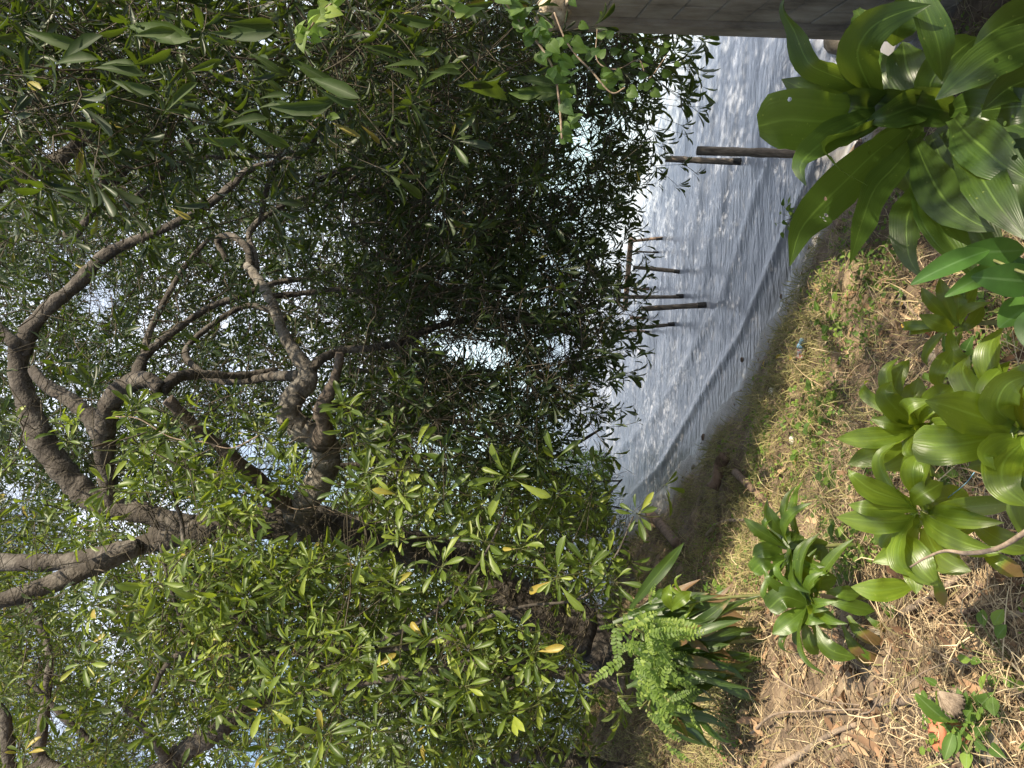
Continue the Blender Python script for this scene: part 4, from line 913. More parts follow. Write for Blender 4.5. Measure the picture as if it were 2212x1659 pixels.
# tall plant at the right, close to the eye
g1 = G(2212, 230); g1 = P(2330, 235, 1.75)
PA = root('strap_leaf_plant', g1, 'tall broad strap leaved plant in shade at the right below the wall', 'plant', 'strap leaved plants on the bank')
ca = np.array([g1 + np.array([0, 0, -.25]), P(2180, 240, 1.78), P(2060, 235, 1.8), P(1900, 237, 1.82)])
V, Q, T = tube(smooth_path(ca, 6), np.interp(np.linspace(0, 1, 19), [0, .6, .85, 1], [.016, .016, .015, .006]), 12, .03)
obj('cane', mesh_np('cane', V, T, Q), M_STEM, PA)
LA = [([(1905, 222), (1858, 187), (1790, 160), (1745, 135), (1715, 67), (1690, 22), (1697, -14)], 1.8, 1.62, 42, dict(twist=1.0)),
      ([(1905, 232), (1872, 175), (1852, 115), (1880, 62), (1938, 30), (2010, 10)], 1.8, 1.5, 60, dict(twist=-.3)),
      ([(1915, 245), (1840, 258), (1770, 262), (1700, 258), (1638, 272)], 1.8, 1.66, 84, dict(blunt=True, fold=.1)),
      ([(1915, 230), (1820, 217), (1748, 197), (1688, 171)], 1.82, 1.78, 52, dict(curl=.3)),
      ([(1925, 238), (1858, 232), (1785, 225)], 1.78, 1.74, 55, dict(fold=.5)),
      ([(1930, 232), (1862, 262), (1800, 293), (1755, 325), (1728, 360), (1742, 402)], 1.78, 1.55, 48, dict(twist=-.6)),
      ([(1930, 245), (1855, 285), (1798, 300), (1782, 325), (1815, 367), (1876, 402)], 1.76, 1.5, 32, dict(twist=1.6, curl=.3)),
      ([(1960, 275), (1890, 330), (1830, 388), (1772, 445), (1728, 500), (1706, 575)], 1.85, 1.6, 62, dict(twist=.3)),
      ([(1990, 283), (1942, 350), (1892, 405), (1866, 470), (1850, 520), (1835, 572)], 1.8, 1.6, 48, dict(twist=.8)),
      ([(1975, 300), (2005, 370), (2042, 433), (2095, 475), (2150, 500)], 1.75, 1.45, 62, dict()),
      ([(2060, 255), (2090, 290), (2125, 320), (2165, 355), (2240, 400)], 1.6, 1.35, 70, dict()),
      ([(2330, 70), (2230, 88), (2150, 120), (2085, 165), (2020, 216)], 1.5, 1.5, 62, dict(fold=.1)),
      ([(2330, 20), (2230, 30), (2150, 65), (2100, 105)], 1.55, 1.5, 60, dict()),
      ([(2330, 150), (2250, 165), (2180, 190), (2120, 240)], 1.6, 1.5, 62, dict()),
      ([(1960, -60), (2000, 20), (2028, 100), (2035, 175)], 1.55, 1.6, 45, dict(twist=.5)),
      ([(2060, -40), (1990, 0), (1945, 50), (1930, 100)], 1.6, 1.7, 52, dict()),
      ([(2060, 310), (2110, 370), (2155, 440), (2220, 520)], 1.55, 1.3, 60, dict()),
      ([(1990, 340), (1998, 400), (2028, 483), (2075, 553), (2115, 615)], 1.75, 1.5, 55, dict(twist=.5)),
      ([(2000, 370), (1988, 417), (1960, 467), (1962, 550), (1990, 600)], 1.8, 1.6, 48, dict(twist=-.5)),
      ([(2010, 250), (1985, 200), (1960, 150), (1950, 90)], 1.9, 1.95, 55, dict()),
      ([(2020, 240), (2010, 180), (2060, 120), (2110, 80)], 1.85, 1.8, 55, dict()),
      ([(2050, 240), (2100, 230), (2170, 260), (2240, 290)], 1.75, 1.6, 60, dict()),
      ([(2030, 270), (2090, 300), (2180, 330), (2260, 350)], 1.85, 1.7, 60, dict()),
      ([(1990, 250), (1960, 300), (1950, 360), (1975, 420)], 1.9, 1.9, 50, dict()),
      ([(1985, 245), (1940, 215), (1905, 160), (1895, 110)], 1.95, 2.0, 45, dict()),
      ([(2040, 260), (2045, 340), (2090, 420), (2120, 470)], 1.9, 1.9, 55, dict()),
      ([(2050, 250), (2140, 190), (2180, 120), (2210, 60)], 1.9, 1.9, 60, dict()),
      ([(2100, 250), (2160, 330), (2190, 420), (2230, 480)], 1.8, 1.7, 55, dict()),
      ([(1960, 260), (1905, 320), (1880, 390), (1900, 450)], 1.95, 1.95, 45, dict()),
      ([(2120, 240), (2190, 230), (2250, 230)], 1.6, 1.5, 55, dict()),
      ([(2010, 290), (2060, 400), (2140, 540), (2190, 600)], 1.9, 1.7, 55, dict()),
      ([(2010, 235), (1960, 240), (1905, 225), (1850, 228)], 1.79, 1.76, 50, dict(fold=.6)),
      ([(2030, 225), (1970, 232), (1920, 250), (1870, 262)], 1.77, 1.72, 50, dict(fold=.6)),
      ([(2080, 250), (2010, 232), (1960, 222), (1915, 215)], 1.78, 1.75, 55, dict(fold=.5)),
      ([(1850, 20), (1862, 50), (1858, 90)], 1.9, 1.9, 30, dict())]
for k, (pts, d0, d1, w, kw) in enumerate(LA): px_leaf(PA, pts, d0, d1, w * 1.25, seed=k, **kw)

def plant(label, gpx, base, leaves, group='strap leaved plants on the bank', fill=0, fl=.2, fw=.035, seed=0, droop=.4, ages=0.0):
    """gpx: where it roots, base: (X, Y, depth) of the leaf whorl"""
    c = P(*base); g = np.array([c[0], c[1] + .05, float(zland(np.array([c[0]]), np.array([c[1] + .05]))[0]) - .02])
    pr = root('strap_leaf_plant', g, label, 'plant', group)
    V, Q, T = tube(smooth_path([g, (g + c) / 2 + np.array([.01, 0, 0]), c - np.array([0, 0, .01])], 5), np.linspace(.012, .005, 11), 9, .04)
    obj('cane', mesh_np('cane', V, T, Q), M_STEM, pr)
    for k, (pts, dd, w, kw) in enumerate(leaves):
        px_leaf(pr, pts, base[2] + dd[0], base[2] + dd[1], w * (1.2 if base[2] < 2 else 1), seed=seed + k, lift=.025, **kw)
    r = np.random.default_rng(seed + 500)
    for k in range(fill):
        a = r.random() * 6.28; el = .1 + .9 * r.random(); L_ = fl * (.7 + .5 * r.random())
        h = np.array([math.cos(a) * math.cos(el), math.sin(a) * math.cos(el), math.sin(el)])
        p0 = c + np.array([0, 0, -.05 + .06 * r.random()]); p1 = p0 + h * L_ * .5; p2 = p0 + h * L_ * .9 + np.array([0, 0, -droop * L_ * .45]); p3 = p2 + np.array([h[0], h[1], -droop * 1.8]) * L_ * .25
        strap_leaf(pr, np.array([p0, p1, p2, p3]), fw * (.75 + .5 * r.random()), seed=seed + 60 + k, facing=(h[0] * .1, h[1] * .1 - .2, 1), age=ages * r.random(), nseg=12, fold=.3)
    return pr
STRAP_NOW[0] = M_STRAP_LIT
plant('strap leaved plant with the widest sunlit yellow green leaves, at the near bottom', None, (2190, 935, 1.55), [
    ([(2185, 925), (2092, 892), (2040, 875), (1998, 866)], (0, -.05), 66, dict(fold=.25)),
    ([(2170, 940), (2092, 957), (2030, 962), (1972, 955)], (0, .03), 62, dict(blunt=True)),
    ([(2190, 942), (2145, 962), (2128, 985), (2150, 1015)], (0, -.08), 34, dict(twist=.6)),
    ([(2215, 950), (2168, 1000), (2172, 1053), (2225, 1095)], (0, -.12), 56, dict()),
    ([(2185, 915), (2155, 880), (2175, 832), (2230, 808)], (0, -.1), 54, dict(twist=-.4)),
    ([(2175, 912), (2130, 878), (2138, 825), (2182, 780)], (0, 0), 30, dict(twist=.5)),
    ([(2215, 900), (2200, 850), (2240, 780)], (.05, 0), 50, dict()),
    ([(2200, 950), (2240, 1010), (2290, 1050)], (0, -.1), 50, dict()),
    ([(2160, 925), (2120, 915), (2085, 935)], (.05, .05), 44, dict()), ([(2200, 930), (2150, 990), (2090, 1010)], (.08, .1), 40, dict()),
    ([(2210, 930), (2240, 860), (2200, 800)], (.1, .1), 46, dict(twist=.4)), ([(2195, 925), (2140, 850), (2080, 830)], (.12, .12), 42, dict())], fill=11, fl=.22, fw=.06, seed=200)
plant('strap leaved plant with shiny leaves just behind the widest leaved one', None, (1982, 918, 1.95), [
    ([(1985, 916), (1942, 888), (1912, 853), (1925, 824)], (0, -.05), 38, dict()),
    ([(1985, 913), (2008, 873), (2035, 848), (2060, 834)], (0, -.05), 34, dict()),
    ([(1978, 928), (1908, 944), (1806, 948)], (0, .02), 34, dict()),
    ([(1960, 960), (1888, 983), (1830, 1003)], (0, .02), 34, dict()),
    ([(1940, 870), (1934, 828), (1948, 795), (1964, 778)], (.05, .02), 28, dict(twist=.6)),
    ([(2030, 840), (2025, 806), (2057, 752)], (.02, 0), 26, dict()),
    ([(1965, 925), (1925, 915), (1880, 905)], (0, 0), 22, dict()),
    ([(2000, 930), (2035, 940), (2060, 975)], (0, 0), 36, dict()),
    ([(1990, 1040), (1975, 1005), (1985, 975)], (.02, 0), 36, dict()), ([(2000, 900), (2050, 880), (2100, 905)], (.08, .05), 36, dict()),
    ([(1995, 900), (1975, 860), (1985, 815)], (.06, .05), 34, dict(twist=.5)), ([(2005, 925), (1960, 985), (1900, 1015)], (.06, .08), 34, dict()), ([(2010, 915), (2070, 940), (2110, 985)], (.08, .05), 38, dict())], fill=12, fl=.19, fw=.045, seed=230)
plant('strap leaved plant bending to the left with long arched leaves, bottom centre', None, (1982, 1108, 1.85), [
    ([(1978, 1090), (1892, 1062), (1848, 1032), (1832, 1014)], (0, -.02), 36, dict()),
    ([(1968, 1088), (1992, 1068), (2038, 1042)], (0, -.05), 34, dict()),
    ([(1978, 1070), (1972, 1020), (1984, 980)], (0, -.02), 36, dict()),
    ([(1980, 1100), (1875, 1097), (1832, 1090)], (0, .02), 28, dict()),
    ([(1985, 1122), (1908, 1128), (1806, 1117)], (0, .02), 38, dict()),
    ([(1945, 1150), (1968, 1190), (1995, 1235), (2026, 1265)], (0, -.1), 48, dict()),
    ([(1995, 1140), (2022, 1190), (2060, 1220), (2098, 1234)], (0, -.15), 48, dict()),
    ([(1960, 1190), (1975, 1245), (1980, 1284)], (0, -.08), 32, dict()),
    ([(2040, 1135), (2075, 1173), (2158, 1198)], (0, -.12), 30, dict(age=.3)),
    ([(2090, 1120), (2160, 1165), (2240, 1190)], (-.05, -.15), 36, dict()),
    ([(2120, 1190), (2160, 1215), (2212, 1245)], (-.05, -.1), 28, dict(age=1.2)),
    ([(2020, 1230), (2028, 1270), (2040, 1310)], (0, .02), 18, dict(age=.9)),
    ([(1980, 1262), (1900, 1275), (1838, 1268)], (.1, .1), 36, dict()), ([(1990, 1100), (2040, 1075), (2100, 1085)], (.05, .02), 40, dict()), ([(2000, 1120), (2060, 1130), (2120, 1110)], (.03, 0), 42, dict()), ([(1985, 1130), (1940, 1190), (1885, 1215)], (.05, .05), 34, dict())], fill=10, fl=.2, fw=.05, seed=260, ages=.4)
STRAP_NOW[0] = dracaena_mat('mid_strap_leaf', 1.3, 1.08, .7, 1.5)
plant('strap leaved plant with dusty spotted leaves, upper whorl of the leaning pair', None, (1715, 1190, 2.9), [
    ([(1700, 1180), (1642, 1148), (1606, 1118)], (0, 0), 24, dict()), ([(1700, 1160), (1672, 1126), (1658, 1092)], (0, -.03), 24, dict()),
    ([(1690, 1165), (1712, 1170), (1722, 1152)], (0, 0), 30, dict(blunt=True)), ([(1690, 1190), (1650, 1188), (1625, 1200)], (0, 0), 30, dict()),
    ([(1700, 1205), (1650, 1215), (1626, 1235)], (0, 0), 34, dict(blunt=True)), ([(1710, 1190), (1740, 1180), (1790, 1172)], (0, 0), 24, dict()),
    ([(1730, 1200), (1770, 1190), (1775, 1215)], (0, 0), 26, dict()), ([(1720, 1215), (1715, 1250), (1708, 1262)], (0, 0), 30, dict())], fill=16, fl=.26, fw=.045, seed=300)
plant('strap leaved plant with bright glossy leaves and drying brown tips below, left of centre', None, (1748, 1306, 2.8), [
    ([(1745, 1306), (1695, 1290), (1660, 1315)], (0, 0), 42, dict(blunt=True)), ([(1745, 1312), (1710, 1340), (1668, 1370)], (0, -.02), 38, dict()),
    ([(1748, 1312), (1775, 1332), (1808, 1354)], (0, -.06), 34, dict()), ([(1755, 1345), (1790, 1400), (1848, 1422)], (0, -.08), 32, dict(age=.25)),
    ([(1735, 1340), (1750, 1390), (1768, 1414)], (0, 0), 26, dict()), ([(1738, 1280), (1765, 1258), (1808, 1248)], (0, 0), 38, dict()),
    ([(1785, 1278), (1820, 1280), (1858, 1284)], (0, 0), 28, dict()), ([(1790, 1300), (1830, 1308), (1890, 1320)], (0, 0), 28, dict(age=.3)),
    ([(1895, 1290), (1930, 1325), (1985, 1366)], (0, -.05), 26, dict(age=1.0)), ([(1832, 1330), (1858, 1366), (1912, 1392)], (0, -.05), 24, dict(age=1.1)),
    ([(1652, 1232), (1664, 1255), (1705, 1282)], (0, 0), 18, dict(age=.3)), ([(1820, 1350), (1845, 1400), (1880, 1440)], (0, 0), 20, dict(age=1.2)),
    ([(1870, 1330), (1900, 1352), (1945, 1358)], (0, 0), 18, dict(age=1.3)), ([(1840, 1380), (1875, 1415), (1925, 1425)], (0, 0), 18, dict(age=1.1)),
    ([(1842, 1272), (1900, 1275), (1968, 1268)], (0, 0), 32, dict(age=.2))], fill=16, fl=.25, fw=.042, seed=340, ages=.5)
STRAP_NOW[0] = None
r = np.random.default_rng(77)
for (X, Y, d, lab) in ((1380, 1330, 4.1, 'dense dark strap leaved plant under the light green shrub, nearest the great trunk'), (1430, 1400, 3.9, 'dense dark strap leaved plant under the light green shrub, middle one'), (1400, 1480, 4.0, 'dense dark strap leaved plant with browned leaf tips, furthest left under the shrub')):
    lv = []
    for k in range(22):
        a = r.normal() * .38; L1 = 110 + 130 * r.random(); s0 = r.normal() * 26; x0 = X + r.normal() * 24
        e = (x0 + L1 * math.cos(a), Y + s0 + L1 * math.sin(a) * 1.1)
        lv.append(([(x0, Y + s0 * .5), (x0 * .6 + e[0] * .4 - 14, (Y + s0) * .6 + e[1] * .4 + r.normal() * 12), (x0 * .25 + e[0] * .75, (Y + s0) * .25 + e[1] * .75 + r.normal() * 9), e], (.12 * r.random(), -.14 * r.random()), 17 + 8 * r.random(), dict(age=float(r.choice([.1, .2, .5, .9])), twist=float(r.normal() * .6), curl=float(r.normal() * .4), wave=.12, facing=(.2 + r.normal() * .2, -.8, .5))))
    plant(lab, None, (X + 45, Y, d), lv, fill=5, fl=.3, fw=.04, seed=int(X), droop=1.1)
STRAP_NOW[0] = M_STRAP_LIT
plant('small fresh strap leaved plant with upright pale leaves, right of the brown fan leaf', None, (2058, 700, 2.15), [
    ([(2060, 700), (2010, 650), (1990, 620)], (0, 0), 24, dict()), ([(2065, 705), (2040, 640), (2030, 600)], (0, 0), 26, dict()), ([(2070, 705), (2090, 650), (2110, 615)], (0, 0), 22, dict()),
    ([(2060, 710), (2030, 700), (1985, 680)], (0, -.03), 30, dict()), ([(2070, 700), (2070, 650), (2068, 610)], (0, 0), 28, dict()), ([(2065, 715), (2095, 700), (2125, 660)], (0, 0), 24, dict()),
    ([(2050, 712), (2060, 760), (2100, 790)], (0, -.04), 24, dict())], fill=6, fl=.16, fw=.03, seed=420)
plant('lone strap leaf seedling with a pale torn leaf below the young tree', None, (1500, 1300, 3.9), [
    ([(1448, 1318), (1470, 1295), (1494, 1278)], (0, -.03), 24, dict()), ([(1455, 1320), (1440, 1290), (1448, 1262)], (0, 0), 20, dict())], fill=4, fl=.2, fw=.03, seed=450)

# ovate-leaved plant, bottom right of centre
def broad_leaf(parent, X0, Y0, X1, Y1, d, wr, mat, kind='ell', name='leaf', tilt=.25, seed=0):
    r = np.random.default_rng(seed); a = P(X0, Y0, d); e = P(X1, Y1, d - .03); ln = np.linalg.norm(e - a); x_ = (e - a) / ln
    nn = norm(norm(CAM - a) + np.array([0, 0, .6]) + r.normal(size=3) * tilt)
    V, T, Q, ra, lu = leaves_batch(TPL[(kind, True)], a[None], x_[None], nn[None], np.array([ln]), np.array([ln * wr]), np.array([r.random()]), np.array([.15]))
    me = mesh_np(name, V, T, Q, {'rnd': ra, 'lu': lu}); o = obj(name, me, mat, parent)
    md = o.modifiers.new('s', 'SUBSURF'); md.levels = 2; md.render_levels = 2
    return o
M_OVATE = leaf_mat('ovate_leaf', [(0, (.025, .07, .015)), (.6, (.035, .09, .018)), (1, (.06, .13, .025))], (.05, .1, .03), rough=.45, trans=.25)
pg = P(2260, 600, 1.35)
PO = root('ovate_leaf_plant', pg, 'dark ovate leaved sapling at the bottom edge right of centre', 'plant')
for k, (a, b, c_, d_, w) in enumerate([(2250, 610, 2124, 600, .52), (2255, 650, 2165, 685, .7), (2200, 560, 2060, 622, .28), (2140, 540, 1985, 590, .3), (2215, 540, 2090, 548, .45), (2230, 620, 2185, 560, .6), (2235, 660, 2210, 740, .6)]):
    broad_leaf(PO, a, b, c_, d_, 1.4 + .05 * (k % 3), w, M_OVATE, seed=k)
V, Q, T = tube(smooth_path([pg + np.array([0, .05, -.3]), pg, P(2140, 560, 1.45)], 5), .003, 6); obj('stem', mesh_np('stem', V, T, Q), M_STEM, PO)

# ------------------------------------------------------------------ climbing vines at the right
def vine(label, line, leafsz, n, spread, d, mat, seed, thick=.005):
    r = np.random.default_rng(seed); w = np.array([P(x, y, d) for x, y in line]); path = smooth_path(w, 8)
    rt = root('climbing_vine', path[0], label, 'vine')
    V, Q, T = tube(path, thick, 6, .08, r); obj('stem', mesh_np('stem', V, T, Q), M_STICK, rt)
    for k in range(n):
        t = (k + r.random()) / n * (len(path) - 1); i = int(min(t, len(path) - 2)); c = path[i] + (path[i + 1] - path[i]) * (t - i) + r.normal(size=3) * spread
        h = norm(np.array([r.normal() * .6, -.35, -.7 + r.normal() * .4])); nn = norm(np.array([0, -.8, .55]) + r.normal(size=3) * .35)
        ln = leafsz * (.7 + .5 * r.random())
        V, T, Q, ra, lu = leaves_batch(TPL[('heart', True)], c[None], h[None], nn[None], np.array([ln]), np.array([ln * .85]), np.array([r.random()]), np.array([.2]))
        obj('leaf', mesh_np('leaf', V, T, Q, {'rnd': ra, 'lu': lu}), mat, rt)
vine('thick hanging rope of heart shaped vine leaves left of the wall top', [(1060, -30), (1094, 10), (1137, 67), (1167, 100), (1195, 150), (1208, 220), (1214, 300)], .062, 50, .022, 3.0, M_VINE, 1)
vine('thin brown vine with pale fresh leaves hanging in front of the block wall', [(1197, 27), (1220, 83), (1245, 120), (1277, 153), (1320, 200), (1350, 190)], .055, 26, .05, 3.3, M_VINE, 2, .004)
vine('green twining vine with scattered small leaves beside the wall, over the water', [(1290, 60), (1290, 130), (1330, 150), (1380, 130), (1400, 170), (1440, 120)], .05, 26, .05, 3.6, M_VINE, 3, .003)
vine('short sprig of bright yellow green leaves at the right edge above the wall', [(930, -30), (955, 0), (968, 18), (990, 30)], .07, 9, .02, 2.6, M_SHRUB, 4, .003)
vine('fern like bright green sprig at the upper right edge', [(640, 90), (670, 60), (690, 30), (720, 5)], .05, 22, .018, 2.6, M_SHRUB, 5, .003)
vine('sunny sprig of pale leaves with thin orange roots trailing in front of the great limb', [(250, 900), (300, 905), (370, 945), (440, 955), (500, 968), (560, 940)], .05, 6, .03, 5.0, M_VINE, 6, .004)
vine('tangle of thin orange brown aerial roots hanging at the great trunk', [(560, 1050), (600, 1080), (640, 1100), (690, 1095), (740, 1115)], .04, 4, .05, 5.6, M_VINE, 8, .004)

M_WET = simple_mat('wet_barnacled_wood', [(.35, (.012, .011, .010)), (.6, (.04, .037, .033)), (.75, (.16, .15, .135))], scale=60, rough=.45, bump=.8)
# ------------------------------------------------------------------ jetty ruins
def post_at(name, top, base, w, mat, label, group=None, zb=0.0, square=True, parent=None, cat='post', below=.35, lean_d=0.0):
    X, Y = base; r_ = (829.5 - Y) / FPX; dn = (X - 1106) / FPX; d = Fv + r_ * Rv - dn * Uv
    t = (zb - CAM[2]) / d[2]; B = CAM + d * t; dep = float((B - CAM) @ Fv)
    T_ = P(top[0], top[1], dep * (1 + lean_d)); ww = w * dep / FPX
    ax = norm(T_ - B); Bb = B - ax * below; Ln = np.linalg.norm(T_ - Bb)
    r = np.random.default_rng(int(X * 3 + Y))
    path = np.array([Bb + (T_ - Bb) * t_ for t_ in np.linspace(0, 1, 14)]) + np.outer(np.sin(np.linspace(0, 3.1, 14)) * r.normal() * ww * .12, Rv)
    seg = 8 if square else 12
    V, Q, T = tube(path, ww * .56 * (1 + .05 * r.normal(size=14)), seg, .05, r)
    o = obj(name, mesh_np(name, V, T, Q, smooth=not square), mat, at=B)
    foot = np.array([B - ax * .1, B + ax * .02, B + ax * (.05 + .035 * r.random())])
    V, Q, T = tube(foot, ww * .56 * np.array([1.16, 1.14, 1.10]), 11, .08, r); obj('wet_foot', mesh_np('wet_foot', V, T, Q), M_WET, o)
    tag(o, label, cat, group)
    return o, B, T_, dep
gp = 'wooden posts of the ruined jetty'
PT = {}
for key, top, base, w, mat, lab in (
    ('a', (1366, 521), (1432, 515), 6.5, M_WOODPALE, 'short sunlit jetty post furthest right under the orange beam end'),
    ('b', (1371, 543), (1421, 545), 4, M_WOOD, 'thinnest dark jetty post, just left of the rightmost sunlit one'),
    ('c', (1368, 577), (1468, 587), 9, M_WOOD, 'grey leaning jetty post with a pale lit edge in the middle of the row'),
    ('i', (1368, 625), (1403, 623), 6.5, M_WOODPALE, 'orange jetty post stump behind the crossing beams'),
    ('d', (1331, 641), (1476, 639), 9, M_WOOD, 'jetty post carrying the dark cross beam'),
    ('e', (1385, 667), (1524, 659), 12, M_WOOD, 'thickest nearest jetty post with a slanting cut top'),
    ('f', (1361, 687), (1395, 686), 7.5, M_WOODPALE, 'short orange jetty stump behind the thickest post'),
    ('g', (1350, 709), (1456, 700), 9, M_WOOD, 'dark leaning jetty post furthest left but one'),
    ('h', (1345, 713), (1404, 717), 5.5, M_WOODPALE, 'slim orange jetty post furthest left')):
    PT[key] = post_at('jetty_post', top, base, w * .86, mat, lab, gp)
def beam(name, a, b, w, h, mat, label):
    ax = norm(b - a); side = norm(np.cross(ax, zu)); up = np.cross(side, ax); c = (a + b) / 2
    V, Q = box(c, ax, side, up, np.linalg.norm(b - a), w, h, .006)
    o = bevel_box(name, V, Q, mat, None, .006, at=c); tag(o, label, 'beam'); return o
beam('jetty_beam', P(1363, 514, PT['a'][3]), P(1350, 668, PT['i'][3] + .1), .07, .055, M_WOODPALE, 'long orange sunlit beam lying across the jetty posts')
beam('jetty_beam', P(1337, 572, PT['d'][3] + .4), P(1336, 648, PT['d'][3]), .06, .05, M_WOOD, 'dark short beam above the orange one')
post_at('shore_post', (1506, 326), (1765, 335), 18, M_WOOD, 'tall square weathered post standing at the waterline', None, .01)
post_at('shore_post', (1438, 343), (1600, 349), 13, M_WOOD, 'dark post standing in the water behind the tall waterline post', None, 0)
post_at('wood_stump', (1776, 188), (1840, 192), 11, M_WOODPALE, 'short reddish stub of timber in the water by the wall', None, 0, cat='stump')
bq = P(1237, 836, 12.5); bq[2] = 0; 
# small float far out
X_, Y_ = 1237, 836; d = Fv + ((829.5 - Y_) / FPX) * Rv - ((X_ - 1106) / FPX) * Uv; bq = CAM + d * (-CAM[2] / d[2])
V, Q, T = tube(np.array([bq + np.array([0, 0, z_]) for z_ in (-.05, -.03, 0, .03, .055, .07)]), [.02, .045, .055, .045, .025, .008], 12)
tag(obj('float', mesh_np('float', V, T, Q), M_PINK, at=bq), 'small faded orange float far out on the water', 'float')

# ------------------------------------------------------------------ logs, sticks, stones, litter
def stick(name, pts, rpx, mat, label, cat='stick', lift=0.0, rough=.07, seg=9, taper=.7):
    W = np.array([G(x, y, lift) for x, y in pts]); dm = np.array([depth_of(q) for q in W]); 
    rr = dm * rpx / FPX * np.linspace(1, taper, len(pts)); W[:, 2] += rr * .6
    path = smooth_path(np.column_stack([W, rr]), 6)
    V, Q, T = tube(path[:, :3], path[:, 3], seg, rough)
    o = obj(name, mesh_np(name, V, T, Q), mat, at=W[0]); tag(o, label, cat); return o
stick('fallen_log', [(1414, 1106), (1445, 1140), (1478, 1178)], 11, M_LOG, 'straight brown log lying on the far bank under the young tree', 'log', .03, taper=1)
stick('fallen_log', [(1602, 1020), (1645, 1062), (1690, 1108), (1740, 1170), (1790, 1230)], 9, M_LOG, 'long split log leading down the bank to the leaning strap plants', 'log', .03)
stick('driftwood', [(1535, 1156), (1556, 1135), (1580, 1125), (1628, 1123)], 5, M_STICK, 'bent pinkish driftwood branch between the two brown logs', 'driftwood', .02)
stick('old_stump', [(1584, 985), (1572, 1010), (1568, 1035), (1560, 1056)], 11, M_LOG, 'rotten dark stump with pale broken side near the waterline', 'stump', .05, .25, taper=1.2)
stick('driftwood', [(1862, 305), (1842, 330), (1828, 356)], 6, M_STICK, 'pale driftwood piece on the sand behind the tall shaded plant', 'driftwood')
stick('driftwood', [(1788, 428), (1800, 460), (1822, 492)], 9, M_LOG, 'dark gnarled driftwood on the grassy edge by the shaded plant', 'driftwood', .01, .2)
stick('fallen_log', [(1962, 1326), (2035, 1280), (2108, 1233)], 7, M_STICK, 'grey straight stick pointing from the brown tipped leaves to the arched plant, thicker one', 'stick', .02, taper=1)
stick('fallen_stick', [(2015, 1333), (2095, 1288), (2172, 1243)], 5, M_LOG, 'second long brown stick parallel to the thick grey one', 'stick', .02)
stick('fallen_stick', [(2078, 1325), (2140, 1308), (2225, 1290)], 7, M_LOG, 'dark brown stick running off the bottom edge', 'stick', .01)
stick('fallen_stick', [(2150, 1338), (2190, 1330), (2240, 1318)], 8, M_STICK, 'pale grey peeled stick cut by the bottom edge', 'stick', .01)
stick('fallen_stick', [(1660, 1680), (1742, 1628), (1808, 1585), (1862, 1564)], 8, M_STICK, 'thick grey branch lying at the left edge of the bare soil', 'branch', .02)
stick('tree_root', [(1905, 1516), (1965, 1510), (2025, 1507), (2108, 1492), (2215, 1494)], 12, M_STICK, 'thick pale root crossing the bare soil by the clay pot', 'root', .0, taper=1.1)
stick('thin_stick', [(1648, 1583), (1698, 1542), (1780, 1534), (1892, 1530)], 3, M_STICK, 'thin forked twig lying over the bare soil, nearest the left edge', 'twig', .06)
stick('thin_stick', [(1700, 1456), (1760, 1490), (1830, 1512), (1900, 1520)], 2, M_STICK, 'very thin pale twig arching down toward the thick root', 'twig', .08)
stick('thin_stick', [(1995, 1362), (2060, 1412), (2130, 1440)], 2, M_STICK, 'thin curved stem on the soil below the brown tipped leaves', 'twig', .04)
stick('thin_stick', [(1885, 1542), (1920, 1520), (1955, 1390)], 2.2, M_STICK, 'thin brown twig standing up beside the thick root', 'twig', .05)
stick('thin_stick', [(2100, 1420), (2000, 1470), (1930, 1580)], 2, M_STICK, 'thin twig slanting across in front of the clay pot', 'twig', .05)
stick('thin_stick', [(1968, 655), (1992, 680), (2030, 715), (2052, 735)], 3.5, M_STICK, 'pale bent stick beside the grey rock', 'stick', .03)
V, Q, T = tube(smooth_path([P(2230, 1140, 1.42), P(2158, 1183, 1.5), P(2092, 1195, 1.58), P(2042, 1190, 1.63), P(2000, 1205, 1.68), P(1966, 1225, 1.7)], 6), np.linspace(.006, .002, 31), 9, .08)
tag(obj('bare_branch', mesh_np('bare_branch', V, T, Q), M_STICK, at=P(2212, 1146, 1.45)), 'knobbly bare grey branch reaching in over the arched strap leaves', 'branch')
def rock(X, Y, s, mat, label, name='rock', cat='rock', sq=(1, .8, .6), z0=None, seed=0):
    r = np.random.default_rng(seed + int(X)); c = G(X, Y); 
    if z0 is not None: c[2] = z0
    uu, vv = np.meshgrid(np.linspace(0, 2 * math.pi, 14, endpoint=False), np.linspace(.08, math.pi - .08, 9))
    D = np.stack([np.sin(vv) * np.cos(uu), np.sin(vv) * np.sin(uu), np.cos(vv)], -1).reshape(-1, 3)
    V = D * (1 + .22 * noise3(D, .5, seed + int(Y)))[:, None] * s * np.array(sq); V = np.sign(V) * np.abs(V) ** .95
    i = (np.arange(8)[:, None] * 14 + np.arange(14)).ravel(); j = (np.arange(8)[:, None] * 14 + (np.arange(14) + 1) % 14).ravel()
    V = np.vstack([V, V[:14].mean(0), V[-14:].mean(0)]); k = np.arange(14); T = np.vstack([np.stack([np.full(14, 126), k, (k + 1) % 14], 1), np.stack([np.full(14, 127), 112 + (k + 1) % 14, 112 + k], 1)])
    o = obj(name, mesh_np(name, V + c, T, np.stack([i, i + 14, j + 14, j], 1), smooth=True), mat, at=c); tag(o, label, cat); return o
rock(1952, 645, .045, M_ROCK, 'rounded grey rock in the straw by the small fresh plant')
rock(1668, 846, .03, M_WHITE, 'small white lump of litter in the far grass', 'litter', 'litter')
rock(1712, 950, .025, M_WHITE, 'tiny pale shell like bit in the dry grass', 'litter', 'litter', seed=2)
rock(1530, 1090, .04, M_ROCK, 'pale mottled stone on the far bank near the bent driftwood', seed=3)
